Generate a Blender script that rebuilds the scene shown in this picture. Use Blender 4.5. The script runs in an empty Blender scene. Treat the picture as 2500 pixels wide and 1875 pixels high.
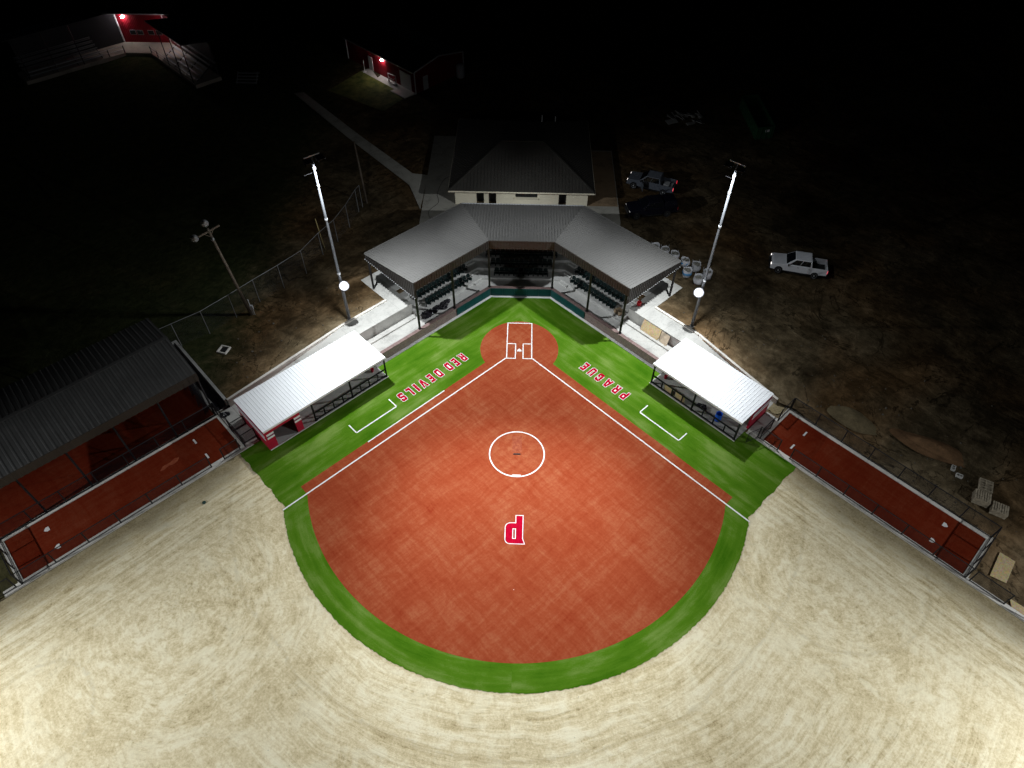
import bpy, bmesh, math, random
from mathutils import Vector, Matrix
from mathutils.geometry import tessellate_polygon
random.seed(7)
SC = bpy.context.scene
COL = SC.collection
PI = math.pi
RT = 2 ** -.5
# ------------------------------------------------------------------ camera
cam_d = bpy.data.cameras.new('camera'); cam = bpy.data.objects.new('camera', cam_d); COL.objects.link(cam)
F_PX, YAW, PITCH, ROLL = 1661.25, -0.0146208, 0.8485207, -0.0121121
fwd = Vector((math.sin(YAW)*math.cos(PITCH), math.cos(YAW)*math.cos(PITCH), -math.sin(PITCH)))
right = Vector((math.cos(YAW), -math.sin(YAW), 0))
down = fwd.cross(right)
r2 = right*math.cos(ROLL) + down*math.sin(ROLL)
d2 = -right*math.sin(ROLL) + down*math.cos(ROLL)
m = Matrix((r2, -d2, -fwd)).transposed().to_4x4(); m.translation = (0.0077, -48.521, 49.569)
cam.matrix_world = m
cam_d.sensor_fit = 'HORIZONTAL'; cam_d.sensor_width = 36; cam_d.lens = F_PX/2500*36
cam_d.clip_start = .5; cam_d.clip_end = 3000
SC.camera = cam
# ------------------------------------------------------------------ world: a black night sky
w = bpy.data.worlds.new('World'); SC.world = w; w.use_nodes = True
nt = w.node_tree
sky = nt.nodes.new('ShaderNodeTexSky'); sky.sky_type = 'NISHITA'; sky.sun_disc = False
sky.sun_elevation = math.radians(25); sky.sun_rotation = math.radians(200)
nt.links.new(sky.outputs[0], nt.nodes['Background'].inputs[0])
nt.nodes['Background'].inputs[1].default_value = 0.0003
SC.view_settings.view_transform = 'Standard'; SC.view_settings.look = 'None'
SC.view_settings.exposure = 0; SC.view_settings.gamma = 1
SC.cycles.max_bounces = 4; SC.cycles.transparent_max_bounces = 12
SC.cycles.caustics_reflective = False; SC.cycles.caustics_refractive = False
# ------------------------------------------------------------------ floodlights of the field
def spot(name, loc, aim, watts, size, blend, rad=.25, col=(.93, .97, 1.0)):
    d = bpy.data.lights.new(name, 'SPOT'); d.energy = watts; d.spot_size = math.radians(size); d.spot_blend = blend
    d.shadow_soft_size = rad; d.color = col
    o = bpy.data.objects.new(name, d); COL.objects.link(o); o.location = loc
    o.rotation_euler = (Vector(aim)-Vector(loc)).to_track_quat('-Z', 'Y').to_euler()
    return o
def point(name, loc, watts, rad=.1, col=(.93, .97, 1.0)):
    d = bpy.data.lights.new(name, 'POINT'); d.energy = watts; d.shadow_soft_size = rad; d.color = col
    o = bpy.data.objects.new(name, d); COL.objects.link(o); o.location = loc
    return o
POLES = {-1: (-17.52, 2.3), 1: (17.6, 2.45)}
for sg, (px, py) in POLES.items():
    top = (px-sg*.75, py-.75, 19.2)
    spot('floodlight', top, (px-sg*12.5, py-7.5, 0), 23500, 126, 1.)
    spot('floodlight', top, (px-sg*1, py-1, 0), 3800, 168, 1.)
    spot('floodlight', top, (-sg*9, -36, 0), 50000, 62, .9)
    spot('floodlight', top, (-sg*5, 19, 2.5), 12500, 38, 1.)
    # outfield poles stand beyond the left and right edge of the picture
    bt = (sg*57, -41, 21)
    spot('floodlight', bt, (sg*16, -50, 0), 52000, 84, .8)
    spot('floodlight', bt, (sg*27, -36, 0), 31000, 100, .9)

# ================================================================== helpers
def W(side, s, n, z=0):
    """wing coordinates: s runs down the foul line, n out from it"""
    x = (s+n)*RT
    return Vector((-x if side == 'L' else x, (n-s)*RT, z))

class MB:
    def __init__(self, org=(0, 0, 0)):
        self.v = []; self.f = []; self.o = Vector(org)
    def pts(self, ps):
        i = len(self.v); self.v += [Vector(q)-self.o for q in ps]; return i
    def face(self, ps):
        i = self.pts(ps); self.f.append(tuple(range(i, i+len(ps))))
    def hexa(self, b, t):
        n = len(b); i = self.pts(list(b)+list(t))
        self.f.append(tuple(i+k for k in reversed(range(n)))); self.f.append(tuple(i+n+k for k in range(n)))
        for k in range(n):
            a = (k+1) % n
            self.f.append((i+k, i+a, i+n+a, i+n+k))
    def prism(self, poly, z0, z1):
        self.hexa([(q[0], q[1], z0) for q in poly], [(q[0], q[1], z1) for q in poly])
    def box(self, c, d, M=None):
        x, y, z = d[0]/2, d[1]/2, d[2]/2; c = Vector(c)
        P = [Vector(q) for q in ((-x, -y, -z), (x, -y, -z), (x, y, -z), (-x, y, -z), (-x, -y, z), (x, -y, z), (x, y, z), (-x, y, z))]
        if M is not None: P = [M @ q for q in P]
        P = [c+q for q in P]; self.hexa(P[:4], P[4:])
    def sn(self, side, s0, s1, n0, n1, z0, z1):
        P = [W(side, s0, n0), W(side, s1, n0), W(side, s1, n1), W(side, s0, n1)]
        self.prism(P, z0, z1)
    def bar(self, a, b, w, h=None, up=(0, 0, 1)):
        """rectangular bar from a to b"""
        h = h or w; a = Vector(a); b = Vector(b); d = (b-a).normalized(); up = Vector(up)
        if abs(d.dot(up)) > .95: up = Vector((1, 0, 0))
        x = d.cross(up).normalized()*(w/2); y = x.cross(d).normalized()*(h/2)
        self.hexa([a-x-y, a+x-y, a+x+y, a-x+y], [b-x-y, b+x-y, b+x+y, b-x+y])
    def tube(self, pts, r, n=8, cap=True):
        pts = [Vector(q) for q in pts]; rs = r if isinstance(r, (list, tuple)) else [r]*len(pts)
        i0 = len(self.v); ref = None
        for k, q in enumerate(pts):
            d = (pts[min(k+1, len(pts)-1)]-pts[max(k-1, 0)]).normalized()
            if ref is None:
                ref = Vector((0, 0, 1)) if abs(d.z) < .9 else Vector((1, 0, 0))
            x = d.cross(ref).normalized(); y = d.cross(x).normalized(); ref = -(d.cross(x).cross(d)).cross(d) if False else ref
            for j in range(n):
                a = 2*PI*j/n; self.v.append(q+(x*math.cos(a)+y*math.sin(a))*rs[k]-self.o)
        for k in range(len(pts)-1):
            for j in range(n):
                a = i0+k*n+j; b = i0+k*n+(j+1) % n
                self.f.append((a, b, b+n, a+n))
        if cap:
            self.f.append(tuple(i0+j for j in reversed(range(n)))); e = i0+(len(pts)-1)*n
            self.f.append(tuple(e+j for j in range(n)))
    def lathe(self, c, prof, n=16, axis='z', sq=0, cap=(True, True), jit=0):
        c = Vector(c); i0 = len(self.v)
        for (r, z) in prof:
            for j in range(n):
                a = 2*PI*j/n; k = 1
                if sq: k = 1/max(abs(math.cos(a)), abs(math.sin(a)))**sq
                rr = r*k*(1+random.uniform(-jit, jit)); ca, sa = rr*math.cos(a), rr*math.sin(a)
                q = {'z': (ca, sa, z), 'x': (z, ca, sa), 'y': (ca, z, sa)}[axis]
                self.v.append(c+Vector(q)-self.o)
        for k in range(len(prof)-1):
            for j in range(n):
                a = i0+k*n+j; b = i0+k*n+(j+1) % n; self.f.append((a, b, b+n, a+n))
        if cap[0]: self.f.append(tuple(i0+j for j in reversed(range(n))))
        if cap[1]: e = i0+(len(prof)-1)*n; self.f.append(tuple(e+j for j in range(n)))
    def tess(self, loops, z=0, T=None):
        V = [[Vector((q[0], q[1], 0)) for q in L] for L in loops]
        flat = [q for L in V for q in L]
        i = len(self.v)
        for q in flat:
            q = Vector((q.x, q.y, z)); q = T(q) if T else q
            self.v.append(Vector(q)-self.o)
        for t in tessellate_polygon(V): self.f.append(tuple(i+k for k in t))
    def build(self, name, mat, parent=None, smooth=False, recalc=True, bevel=0):
        me = bpy.data.meshes.new(name); me.from_pydata([tuple(q) for q in self.v], [], self.f)
        bm = bmesh.new(); bm.from_mesh(me)
        if recalc: bmesh.ops.recalc_face_normals(bm, faces=bm.faces)
        bm.to_mesh(me); bm.free()
        me.materials.append(mat)
        if smooth:
            for q in me.polygons: q.use_smooth = True
        o = bpy.data.objects.new(name, me); COL.objects.link(o)
        if parent is not None: o.parent = parent
        elif self.o.length > 0: o.location = self.o
        if bevel:
            b = o.modifiers.new('bevel', 'BEVEL'); b.width = bevel; b.segments = 2; b.limit_method = 'ANGLE'
        return o

def tag(o, label, cat, group=None):
    o['label'] = label; o['category'] = cat
    if group: o['group'] = group
    return o
def thing(name, label, cat, loc=(0, 0, 0), rz=0, group=None):
    o = bpy.data.objects.new(name, None); COL.objects.link(o); o.location = loc; o.rotation_euler = (0, 0, rz)
    o.empty_display_size = .3
    return tag(o, label, cat, group)
def struct(o): o['kind'] = 'structure'; return o
def copy_tree(o, parent=None):
    c = o.copy(); COL.objects.link(c)
    if parent is not None: c.parent = parent
    for ch in list(o.children): copy_tree(ch, c)
    return c

# ------------------------------------------------------------------ materials
class N:
    def __init__(self, name):
        self.m = bpy.data.materials.new(name); self.m.use_nodes = True; self.t = self.m.node_tree
        self.b = self.t.nodes['Principled BSDF']; self.out = self.t.nodes['Material Output']
    def n(self, typ, **k):
        q = self.t.nodes.new('ShaderNode'+typ)
        for a, v in k.items(): setattr(q, a, v)
        return q
    def l(self, a, b): self.t.links.new(a, b)
    def val(self, x, inp):
        if isinstance(x, (int, float)): inp.default_value = x
        elif isinstance(x, tuple): inp.default_value = x if len(x) == len(inp.default_value) else (*x, 1)
        else: self.l(x, inp)
    def math(self, op, a, b=0., c=None):
        q = self.n('Math', operation=op); self.val(a, q.inputs[0]); self.val(b, q.inputs[1])
        if c is not None: self.val(c, q.inputs[2])
        return q.outputs[0]
    def pos(self): 
        g = self.n('NewGeometry'); s = self.n('SeparateXYZ'); self.l(g.outputs['Position'], s.inputs[0]); return s.outputs
    def obj(self):
        g = self.n('TexCoord'); s = self.n('SeparateXYZ'); self.l(g.outputs['Object'], s.inputs[0]); return s.outputs
    def vec(self, x, y=0., z=0.):
        q = self.n('CombineXYZ')
        for a, i in ((x, 0), (y, 1), (z, 2)): self.val(a, q.inputs[i])
        return q.outputs[0]
    def noise(self, v, scale=1., det=4, rough=.55, dist=0.):
        q = self.n('TexNoise'); self.l(v, q.inputs['Vector']); q.inputs['Scale'].default_value = scale
        q.inputs['Detail'].default_value = det; q.inputs['Roughness'].default_value = rough; q.inputs['Distortion'].default_value = dist
        return q.outputs[0]
    def ramp(self, f, stops):
        q = self.n('ValToRGB'); self.l(f, q.inputs[0]); e = q.color_ramp.elements
        while len(e) < len(stops): e.new(.5)
        for k, (p, c) in enumerate(stops):
            e[k].position = p; e[k].color = (*c, 1) if isinstance(c, tuple) else (c, c, c, 1)
        return q.outputs[0]
    def mix(self, f, a, b, mode='MIX'):
        q = self.n('Mix', data_type='RGBA', blend_type=mode); self.val(f, q.inputs[0]); self.val(a, q.inputs[6]); self.val(b, q.inputs[7])
        return q.outputs[2]
    def range(self, f, a, b, c=0., d=1.):
        q = self.n('MapRange'); self.val(f, q.inputs[0])
        for i, x in enumerate((a, b, c, d)): q.inputs[i+1].default_value = x
        return q.outputs[0]
    def done(self, col, rough=.8, metal=0., bump=None, bs=.2, bd=.05, spec=.3):
        self.val(col, self.b.inputs['Base Color']); self.val(rough, self.b.inputs['Roughness']); self.val(metal, self.b.inputs['Metallic'])
        self.b.inputs['Specular IOR Level'].default_value = spec
        if bump is not None:
            q = self.n('Bump'); q.inputs['Strength'].default_value = bs; q.inputs['Distance'].default_value = bd
            self.l(bump, q.inputs['Height']); self.l(q.outputs[0], self.b.inputs['Normal'])
        return self.m
def simple(name, c, rough=.6, metal=0., var=.25, scale=1.5, spec=.3, world=True):
    k = N(name); p = k.pos() if world else k.obj()
    f = k.noise(k.vec(p[0], p[1], p[2]), scale, 5, .6)
    lo = tuple(x*(1-var) for x in c); hi = tuple(min(1, x*(1+var)) for x in c)
    return k.done(k.ramp(f, [(.3, lo), (.7, hi)]), rough, metal, spec=spec)
def glow(name, c, strength):
    k = N(name); k.b.inputs['Base Color'].default_value = (.8, .8, .8, 1)
    k.b.inputs['Emission Color'].default_value = (*c, 1); k.b.inputs['Emission Strength'].default_value = strength
    return k.m
def sn_nodes(k):
    p = k.pos(); ax = k.math('ABSOLUTE', p[0])
    s = k.math('MULTIPLY', k.math('SUBTRACT', ax, p[1]), RT); n = k.math('MULTIPLY', k.math('ADD', ax, p[1]), RT)
    return p, s, n
def polar(k, p, cx, cy):
    dx = k.math('SUBTRACT', p[0], cx); dy = k.math('SUBTRACT', p[1], cy)
    r = k.math('SQRT', k.math('ADD', k.math('MULTIPLY', dx, dx), k.math('MULTIPLY', dy, dy)))
    return r, k.math('ARCTAN2', dx, dy)

def m_red(dark=1.):
    k = N('red_turf'); p = k.pos()
    a = k.math('ADD', p[0], p[1]); b = k.math('SUBTRACT', p[0], p[1])
    wq = k.math('MULTIPLY', k.noise(k.vec(p[0], p[1]), .35, 4, .6), 1.2)
    f1 = k.noise(k.vec(k.math('MULTIPLY', a, .15), k.math('MULTIPLY', k.math('ADD', b, wq), 1.7)), 1., 7, .72, .2)
    f2 = k.noise(k.vec(k.math('MULTIPLY', k.math('ADD', a, wq), 1.5), k.math('MULTIPLY', b, .14), 7.), 1., 7, .72, .2)
    f3 = k.noise(k.vec(p[0], p[1]), .30, 9, .70, .8)
    f4 = k.noise(k.vec(p[0], p[1]), 5., 6, .75)
    f = k.math('ADD', k.math('ADD', k.math('MULTIPLY', f1, .26), k.math('MULTIPLY', f2, .26)), k.math('ADD', k.math('MULTIPLY', f3, .28), k.math('MULTIPLY', f4, .20)))
    c = k.ramp(f, [(.38, (.22, .028, .011)), (.5, (.28, .058, .023)), (.62, (.34, .108, .050))])
    # scuffed paler ground round the circle, the home plate and the lanes between them
    q1, _ = polar(k, p, 0, -12.2); q2, _ = polar(k, p, 0, .3)
    wear = k.math('MAXIMUM', k.range(q1, 3.2, .4), k.range(q2, 2.8, .3))
    wear = k.math('MULTIPLY', wear, k.range(k.noise(k.vec(p[0], p[1]), 1.3, 8, .75, .5), .44, .64))
    c = k.mix(k.math('MULTIPLY', wear, .6), c, (.40, .15, .07))
    g = k.noise(k.vec(p[0], p[1]), 60., 2, .6)
    return k.done(c, .95, 0, g, .25, .02, .0)
def m_green():
    k = N('green_turf'); p, s, n = sn_nodes(k)
    f1 = k.noise(k.vec(k.math('MULTIPLY', s, .16), k.math('MULTIPLY', n, 1.1)), 1., 5, .6)
    r, th = polar(k, p, 0, -13.1)
    f2 = k.noise(k.vec(k.math('MULTIPLY', r, 1.3), k.math('MULTIPLY', th, 3.)), 1., 5, .6)
    msk = k.math('MULTIPLY', k.range(r, 17.6, 18.4), k.range(p[1], -19, -21))
    fs = k.math('ADD', k.math('MULTIPLY', f1, k.math('SUBTRACT', 1., msk)), k.math('MULTIPLY', f2, msk))
    f3 = k.noise(k.vec(p[0], p[1]), .3, 5, .6, .3); f4 = k.noise(k.vec(p[0], p[1]), 12., 3, .6)
    f = k.math('ADD', k.math('MULTIPLY', fs, .5), k.math('ADD', k.math('MULTIPLY', f3, .35), k.math('MULTIPLY', f4, .15)))
    c = k.ramp(f, [(.36, (.032, .110, .003)), (.5, (.072, .165, .010)), (.62, (.150, .235, .048))])
    g = k.noise(k.vec(p[0], p[1]), 70., 2, .6)
    return k.done(c, .95, 0, g, .3, .02, .0)
def m_sand():
    k = N('outfield_sand'); p, s, n = sn_nodes(k)
    r, th = polar(k, p, 0, -13.1)
    v = k.vec(p[0], p[1])
    wp = k.math('MULTIPLY', k.noise(v, .13, 3, .5), 10.)
    def fam(r_, t_, kk_, z_):
        rr_ = k.math('ADD', r_, k.math('MULTIPLY', wp, kk_))
        lo = k.noise(k.vec(k.math('MULTIPLY', rr_, .8), k.math('MULTIPLY', t_, 2.6), z_), 1., 3, .6, .5)
        hi = k.noise(k.vec(k.math('MULTIPLY', rr_, 3.4), k.math('MULTIPLY', t_, 5.5), z_+2.), 1., 5, .72, .25)
        return k.math('ADD', k.math('MULTIPLY', lo, .4), k.math('MULTIPLY', hi, .6))
    r2_, t2 = polar(k, p, -25, -28); r3_, t3 = polar(k, p, 25.5, -23)
    a1 = fam(r, th, .2, 0.); a2 = fam(r2_, t2, .35, 3.); a3 = fam(r3_, t3, .35, 9.)
    ml = k.range(k.math('ADD', r2_, wp), 19, 13); mr = k.range(k.math('ADD', r3_, wp), 18, 11)
    a = k.math('ADD', k.math('MULTIPLY', a1, k.math('SUBTRACT', 1., ml)), k.math('MULTIPLY', a2, ml))
    a = k.math('ADD', k.math('MULTIPLY', a, k.math('SUBTRACT', 1., mr)), k.math('MULTIPLY', a3, mr))
    # tracks run along the bullpen fences too
    al = k.noise(k.vec(k.math('MULTIPLY', s, .25), k.math('MULTIPLY', n, 2.6)), 1., 6, .7, .2)
    ma = k.range(n, -1., 3.5)
    a = k.math('ADD', k.math('MULTIPLY', a, k.math('SUBTRACT', 1., ma)), k.math('MULTIPLY', al, ma))
    b = k.noise(v, .2, 6, .6, .6); c = k.noise(v, 1.5, 10, .8, .35); d = k.noise(v, 6.5, 6, .82)
    f = k.math('ADD', k.math('ADD', k.math('MULTIPLY', a, .36), k.math('MULTIPLY', b, .12)), k.math('ADD', k.math('MULTIPLY', c, .28), k.math('MULTIPLY', d, .24)))
    col = k.ramp(f, [(.41, (.34, .265, .135)), (.455, (.55, .455, .27)), (.51, (.71, .61, .395)), (.555, (.82, .745, .54))])
    pw = k.ramp(k.math('ADD', k.math('MULTIPLY', k.noise(v, .42, 10, .74, .9), .7), k.math('MULTIPLY', a, .3)), [(.50, 0.), (.58, 1.)])
    col = k.mix(k.math('MULTIPLY', pw, .55), col, (.82, .755, .55))
    # thin wheel ruts: a few turning circles
    ru = None
    for (cx, cy, R_) in ((-31.9, -35.6, 3.6), (25.2, -23, 7.1), (0, -13.1, 24.5)):
        q_, t_ = polar(k, p, cx, cy); g_ = k.range(k.math('ABSOLUTE', k.math('SUBTRACT', k.math('ADD', q_, k.math('MULTIPLY', b, 1.6)), R_+.8)), .22, .05)
        ru = g_ if ru is None else k.math('MAXIMUM', ru, g_)
    ru = k.math('MULTIPLY', ru, k.range(c, .40, .6))
    col = k.mix(k.math('MULTIPLY', ru, .3), col, (.27, .21, .11))
    # packed, browner rim beside the turf, then a pale windrow
    rim = k.math('MULTIPLY', k.range(k.math('ADD', r, k.math('MULTIPLY', c, 1.6)), 21.9, 20.9), .3)
    col = k.mix(rim, col, (.34, .28, .165))
    # darker, unraked soil beside the bullpen kerbs
    e = k.math('MULTIPLY', k.range(k.math('ADD', n, k.math('MULTIPLY', k.math('ADD', b, c), 2.6)), 7.4, 9.6), .85)
    dk = k.ramp(k.math('ADD', k.math('MULTIPLY', c, .5), k.math('MULTIPLY', d, .5)), [(.36, (.10, .08, .042)), (.62, (.32, .26, .15))])
    col = k.mix(e, col, dk)
    sp = k.ramp(k.noise(v, 5.5, 2, .5), [(.70, 0.), (.76, 1.)])
    col = k.mix(k.math('MULTIPLY', sp, .45), col, (.15, .12, .06))
    h = k.math('ADD', k.math('MULTIPLY', a, 1.2), k.math('ADD', k.math('MULTIPLY', c, .7), k.math('MULTIPLY', d, .3)))
    return k.done(col, .95, 0, h, .45, .10, .0)
def m_dirt():
    k = N('dirt'); p, s, n = sn_nodes(k); v = k.vec(p[0], p[1])
    b = k.noise(v, .16, 9, .68, 1.1); c = k.noise(v, 1.1, 9, .74, .4); d = k.noise(v, 11., 4, .7)
    st = k.noise(k.vec(k.math('MULTIPLY', s, .16), k.math('MULTIPLY', n, .6)), 1., 7, .7, 1.6)
    f = k.math('ADD', k.math('ADD', k.math('MULTIPLY', b, .42), k.math('MULTIPLY', st, .18)), k.math('ADD', k.math('MULTIPLY', c, .30), k.math('MULTIPLY', d, .10)))
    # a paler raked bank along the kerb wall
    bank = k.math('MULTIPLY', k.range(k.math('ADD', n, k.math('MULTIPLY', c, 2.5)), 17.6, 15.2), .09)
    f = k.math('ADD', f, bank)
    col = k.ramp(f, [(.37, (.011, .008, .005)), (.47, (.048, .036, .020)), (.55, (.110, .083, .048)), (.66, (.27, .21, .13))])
    rl = k.math('ABSOLUTE', k.math('SUBTRACT', k.noise(v, .13, 6, .62, .8), .5)); rl = k.math('MULTIPLY', k.range(rl, .010, .003), k.range(b, .44, .54))
    col = k.mix(k.math('MULTIPLY', rl, .75), col, (.008, .006, .003))
    tint = k.ramp(k.noise(v, .09, 3, .5), [(.45, (1., 1., 1.)), (.66, (1.15, .92, .74))])
    col = k.mix(1., col, tint, 'MULTIPLY')
    # the old outfield on the left and far side is grown over with thin grass
    g = k.math('MULTIPLY', k.range(k.math('ADD', p[0], k.math('MULTIPLY', c, 8.)), -22, -27), .8)
    col = k.mix(g, col, k.ramp(c, [(.3, (.012, .02, .007)), (.7, (.04, .055, .02))]))
    h = k.math('ADD', k.math('MULTIPLY', st, 1.), k.math('ADD', k.math('MULTIPLY', c, 1.), k.math('MULTIPLY', d, .25)))
    return k.done(col, .95, 0, h, .8, .2, .02)
def m_conc(name='concrete', c=(.47, .46, .43), var=.18, joints=0):
    k = N(name); p, s, n = sn_nodes(k); v = k.vec(p[0], p[1], p[2])
    a = k.noise(v, .5, 6, .65, .4); b = k.noise(v, 6., 5, .7)
    f = k.math('ADD', k.math('MULTIPLY', a, .65), k.math('MULTIPLY', b, .35))
    col = k.ramp(f, [(.34, tuple(x*(1-var*2.) for x in c)), (.5, c), (.66, tuple(x*(1+var*.6) for x in c))])
    if joints:
        j = k.math('GREATER_THAN', k.math('FRACT', k.math('DIVIDE', s, joints)), 1-.02/joints)
        col = k.mix(k.math('MULTIPLY', j, .5), col, (.12, .12, .11))
    return k.done(col, .85, 0, b, .15, .02, .25)
def m_brick():
    k = N('brick'); p, s, n = sn_nodes(k)
    q = k.n('TexBrick'); u = k.math('ADD', k.math('ADD', s, p[0]), 0.); k.l(k.vec(s, p[2]), q.inputs['Vector'])
    q.inputs['Scale'].default_value = 1.; q.inputs['Brick Width'].default_value = .22; q.inputs['Row Height'].default_value = .085
    q.inputs['Mortar Size'].default_value = .012
    for i, c in ((1, (.20, .115, .10)), (2, (.105, .07, .068)), (3, (.36, .32, .30))): q.inputs[i].default_value = (*c, 1)
    f = k.noise(k.vec(p[0], p[1], p[2]), 3., 4, .6)
    return k.done(k.mix(.6, q.outputs[0], k.ramp(f, [(.3, .6), (.7, 1.2)]), 'MULTIPLY'), .85, 0, q.outputs[1], .3, .01, .2)
def m_metal(name, c, rough=.42, metal=.6, var=.15):
    k = N(name); p = k.pos(); v = k.vec(p[0], p[1], p[2])
    a = k.noise(v, .35, 5, .6, .3); b = k.noise(k.vec(k.math('MULTIPLY', p[0], 1.), k.math('MULTIPLY', p[1], 1.), k.math('MULTIPLY', p[2], 1.)), 3.5, 5, .65)
    f = k.math('ADD', k.math('MULTIPLY', a, .6), k.math('MULTIPLY', b, .4))
    col = k.ramp(f, [(.35, tuple(x*(1-var) for x in c)), (.65, tuple(x*(1+var) for x in c))])
    return k.done(col, k.range(f, .3, .7, rough-.08, rough+.1), metal, spec=.4)
def m_mesh(name, c, cell=.07, wire=.16):
    """woven wire: thin crossing diagonals, open between"""
    k = N(name); p = k.pos()
    h = k.math('MULTIPLY', k.math('ADD', k.math('MULTIPLY', p[0], .73), k.math('MULTIPLY', p[1], 1.27)), 1.)
    a = k.math('FRACT', k.math('DIVIDE', k.math('ADD', h, p[2]), cell)); b = k.math('FRACT', k.math('DIVIDE', k.math('SUBTRACT', h, p[2]), cell))
    f = k.math('MAXIMUM', k.math('LESS_THAN', a, wire), k.math('LESS_THAN', b, wire))
    k.done(c, .5, .3)
    t = k.n('BsdfTransparent'); mx = k.n('MixShader'); k.l(f, mx.inputs[0]); k.l(t.outputs[0], mx.inputs[1]); k.l(k.b.outputs[0], mx.inputs[2])
    k.l(mx.outputs[0], k.out.inputs[0]); return k.m
def m_osb():
    k = N('osb_board'); p = k.obj(); v = k.vec(p[0], p[1], p[2])
    q = k.n('TexVoronoi'); k.l(v, q.inputs['Vector']); q.inputs['Scale'].default_value = 14.
    f = k.noise(v, 3., 5, .7)
    c = k.mix(.5, k.ramp(f, [(.3, (.40, .27, .10)), (.7, (.62, .47, .22))]), k.mix(.35, (.58, .42, .18), q.outputs[1]), 'MIX')
    return k.done(c, .8)

M_RED = m_red(); M_GREEN = m_green(); M_SAND = m_sand(); M_DIRT = m_dirt()
M_CONC = m_conc('concrete_light', (.47, .465, .435), .2, 3.05); M_CONCG = m_conc('concrete_grey', (.40, .395, .375), .2)
M_CURB = m_conc('kerb_concrete', (.70, .67, .61), .14, 2.4); M_CONCD = m_conc('stained_concrete', (.28, .25, .21), .2)
M_PATH = m_conc('path_concrete', (.34, .33, .29), .22, 1.5)
M_TERR = m_conc('terrace_concrete', (.60, .60, .575), .12)
M_BRICK = m_brick()
M_ROOF = m_metal('charcoal_roof_metal', (.165, .162, .155), .40, .4, .03)
M_FASC = m_metal('bronze_fascia_metal', (.042, .034, .030), .45, .3)
M_ENDP = m_metal('dark_end_panel_metal', (.040, .037, .035), .42, .3)
M_STEEL = m_metal('black_steel', (.018, .018, .02), .45, .3)
M_WROOF = m_metal('white_roof_metal', (.88, .90, .92), .45, .0, .04)
M_SHEDR = m_metal('grey_roof_metal', (.095, .093, .09), .5, .35)
M_DARKR = m_metal('dark_hip_roof', (.058, .055, .049), .5, .3)
M_GALV = m_metal('galvanised_steel', (.56, .58, .60), .42, .45, .1)
M_POLE = m_metal('pole_steel', (.15, .16, .175), .5, .3)
M_BARN = simple('dark_red_sheet', (.20, .006, .014), .5, 0, .15, 1.2)
M_OLDG = m_metal('old_galvanised', (.22, .225, .23), .6, .3)
M_PAINTW = simple('white_turf_paint', (.76, .755, .73), .9, 0, .10, 2.5, 0.)
M_PAINTR = simple('crimson_turf_paint', (.38, .003, .022), .9, 0, .22, 3, 0.)
M_REDW = simple('crimson_wall_paint', (.42, .010, .038), .5, 0, .12, 1.2)
M_WHITE = simple('white_paint', (.80, .80, .80), .5, 0, .05, 2)
M_PLUM = simple('plum_paint', (.18, .008, .07), .5, 0, .1, 2)
M_CREAM = m_conc('cream_block', (.76, .71, .56), .06)
M_PAD = simple('teal_pad_vinyl', (.003, .050, .053), .42, 0, .15, 1.2, .4)
M_SEAT = simple('dark_green_seat_plastic', (.004, .013, .0125), .38, 0, .3, 3, .35)
M_SEATL = simple('seat_iron', (.012, .016, .016), .45, .3, .2, 3)
M_BLACK = simple('black_rubber', (.012, .012, .013), .6, 0, .3, 4)
M_TARP = simple('black_tarp', (.014, .013, .018), .28, 0, .4, 4, .6)
M_RUB = simple('white_rubber', (.74, .71, .68), .6, 0, .08, 4)
M_MESHB = m_mesh('black_chain_link', (.012, .012, .016), .075, .17)
M_MESHG = m_mesh('grey_chain_link', (.10, .11, .12), .08, .035)
M_NET = m_mesh('black_netting', (.02, .022, .03), .09, .34)
M_OSB = m_osb()
M_WOOD = simple('weathered_wood', (.105, .085, .065), .85, 0, .35, 3)
M_PALLET = simple('pallet_wood', (.34, .29, .21), .85, 0, .35, 4)
M_LAMP = glow('lit_lamp', (.93, .95, 1.), 1.)
def lamp_mat():
    """a lit lamp: fierce in the middle, its glare painted out toward the rim"""
    k = N('lit_lamp_glare'); p = k.obj()
    r = k.math('SQRT', k.math('ADD', k.math('MULTIPLY', p[0], p[0]), k.math('MULTIPLY', p[1], p[1])))
    e = k.math('MULTIPLY', k.math('POWER', k.range(r, .49, .06), 3.), 90.)  # radial fade of the emission stands in for the lamp's flare
    k.b.inputs['Base Color'].default_value = (.25, .25, .27, 1); k.b.inputs['Emission Color'].default_value = (.92, .94, 1., 1)
    k.l(k.math('ADD', e, .12), k.b.inputs['Emission Strength']); return k.m
M_LAMP = lamp_mat()
M_WPACK = glow('lit_wall_lamp', (1., .90, .92), 90.)
M_GRAVEL = simple('gravel', (.20, .195, .17), .95, 0, .5, 22)

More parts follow.
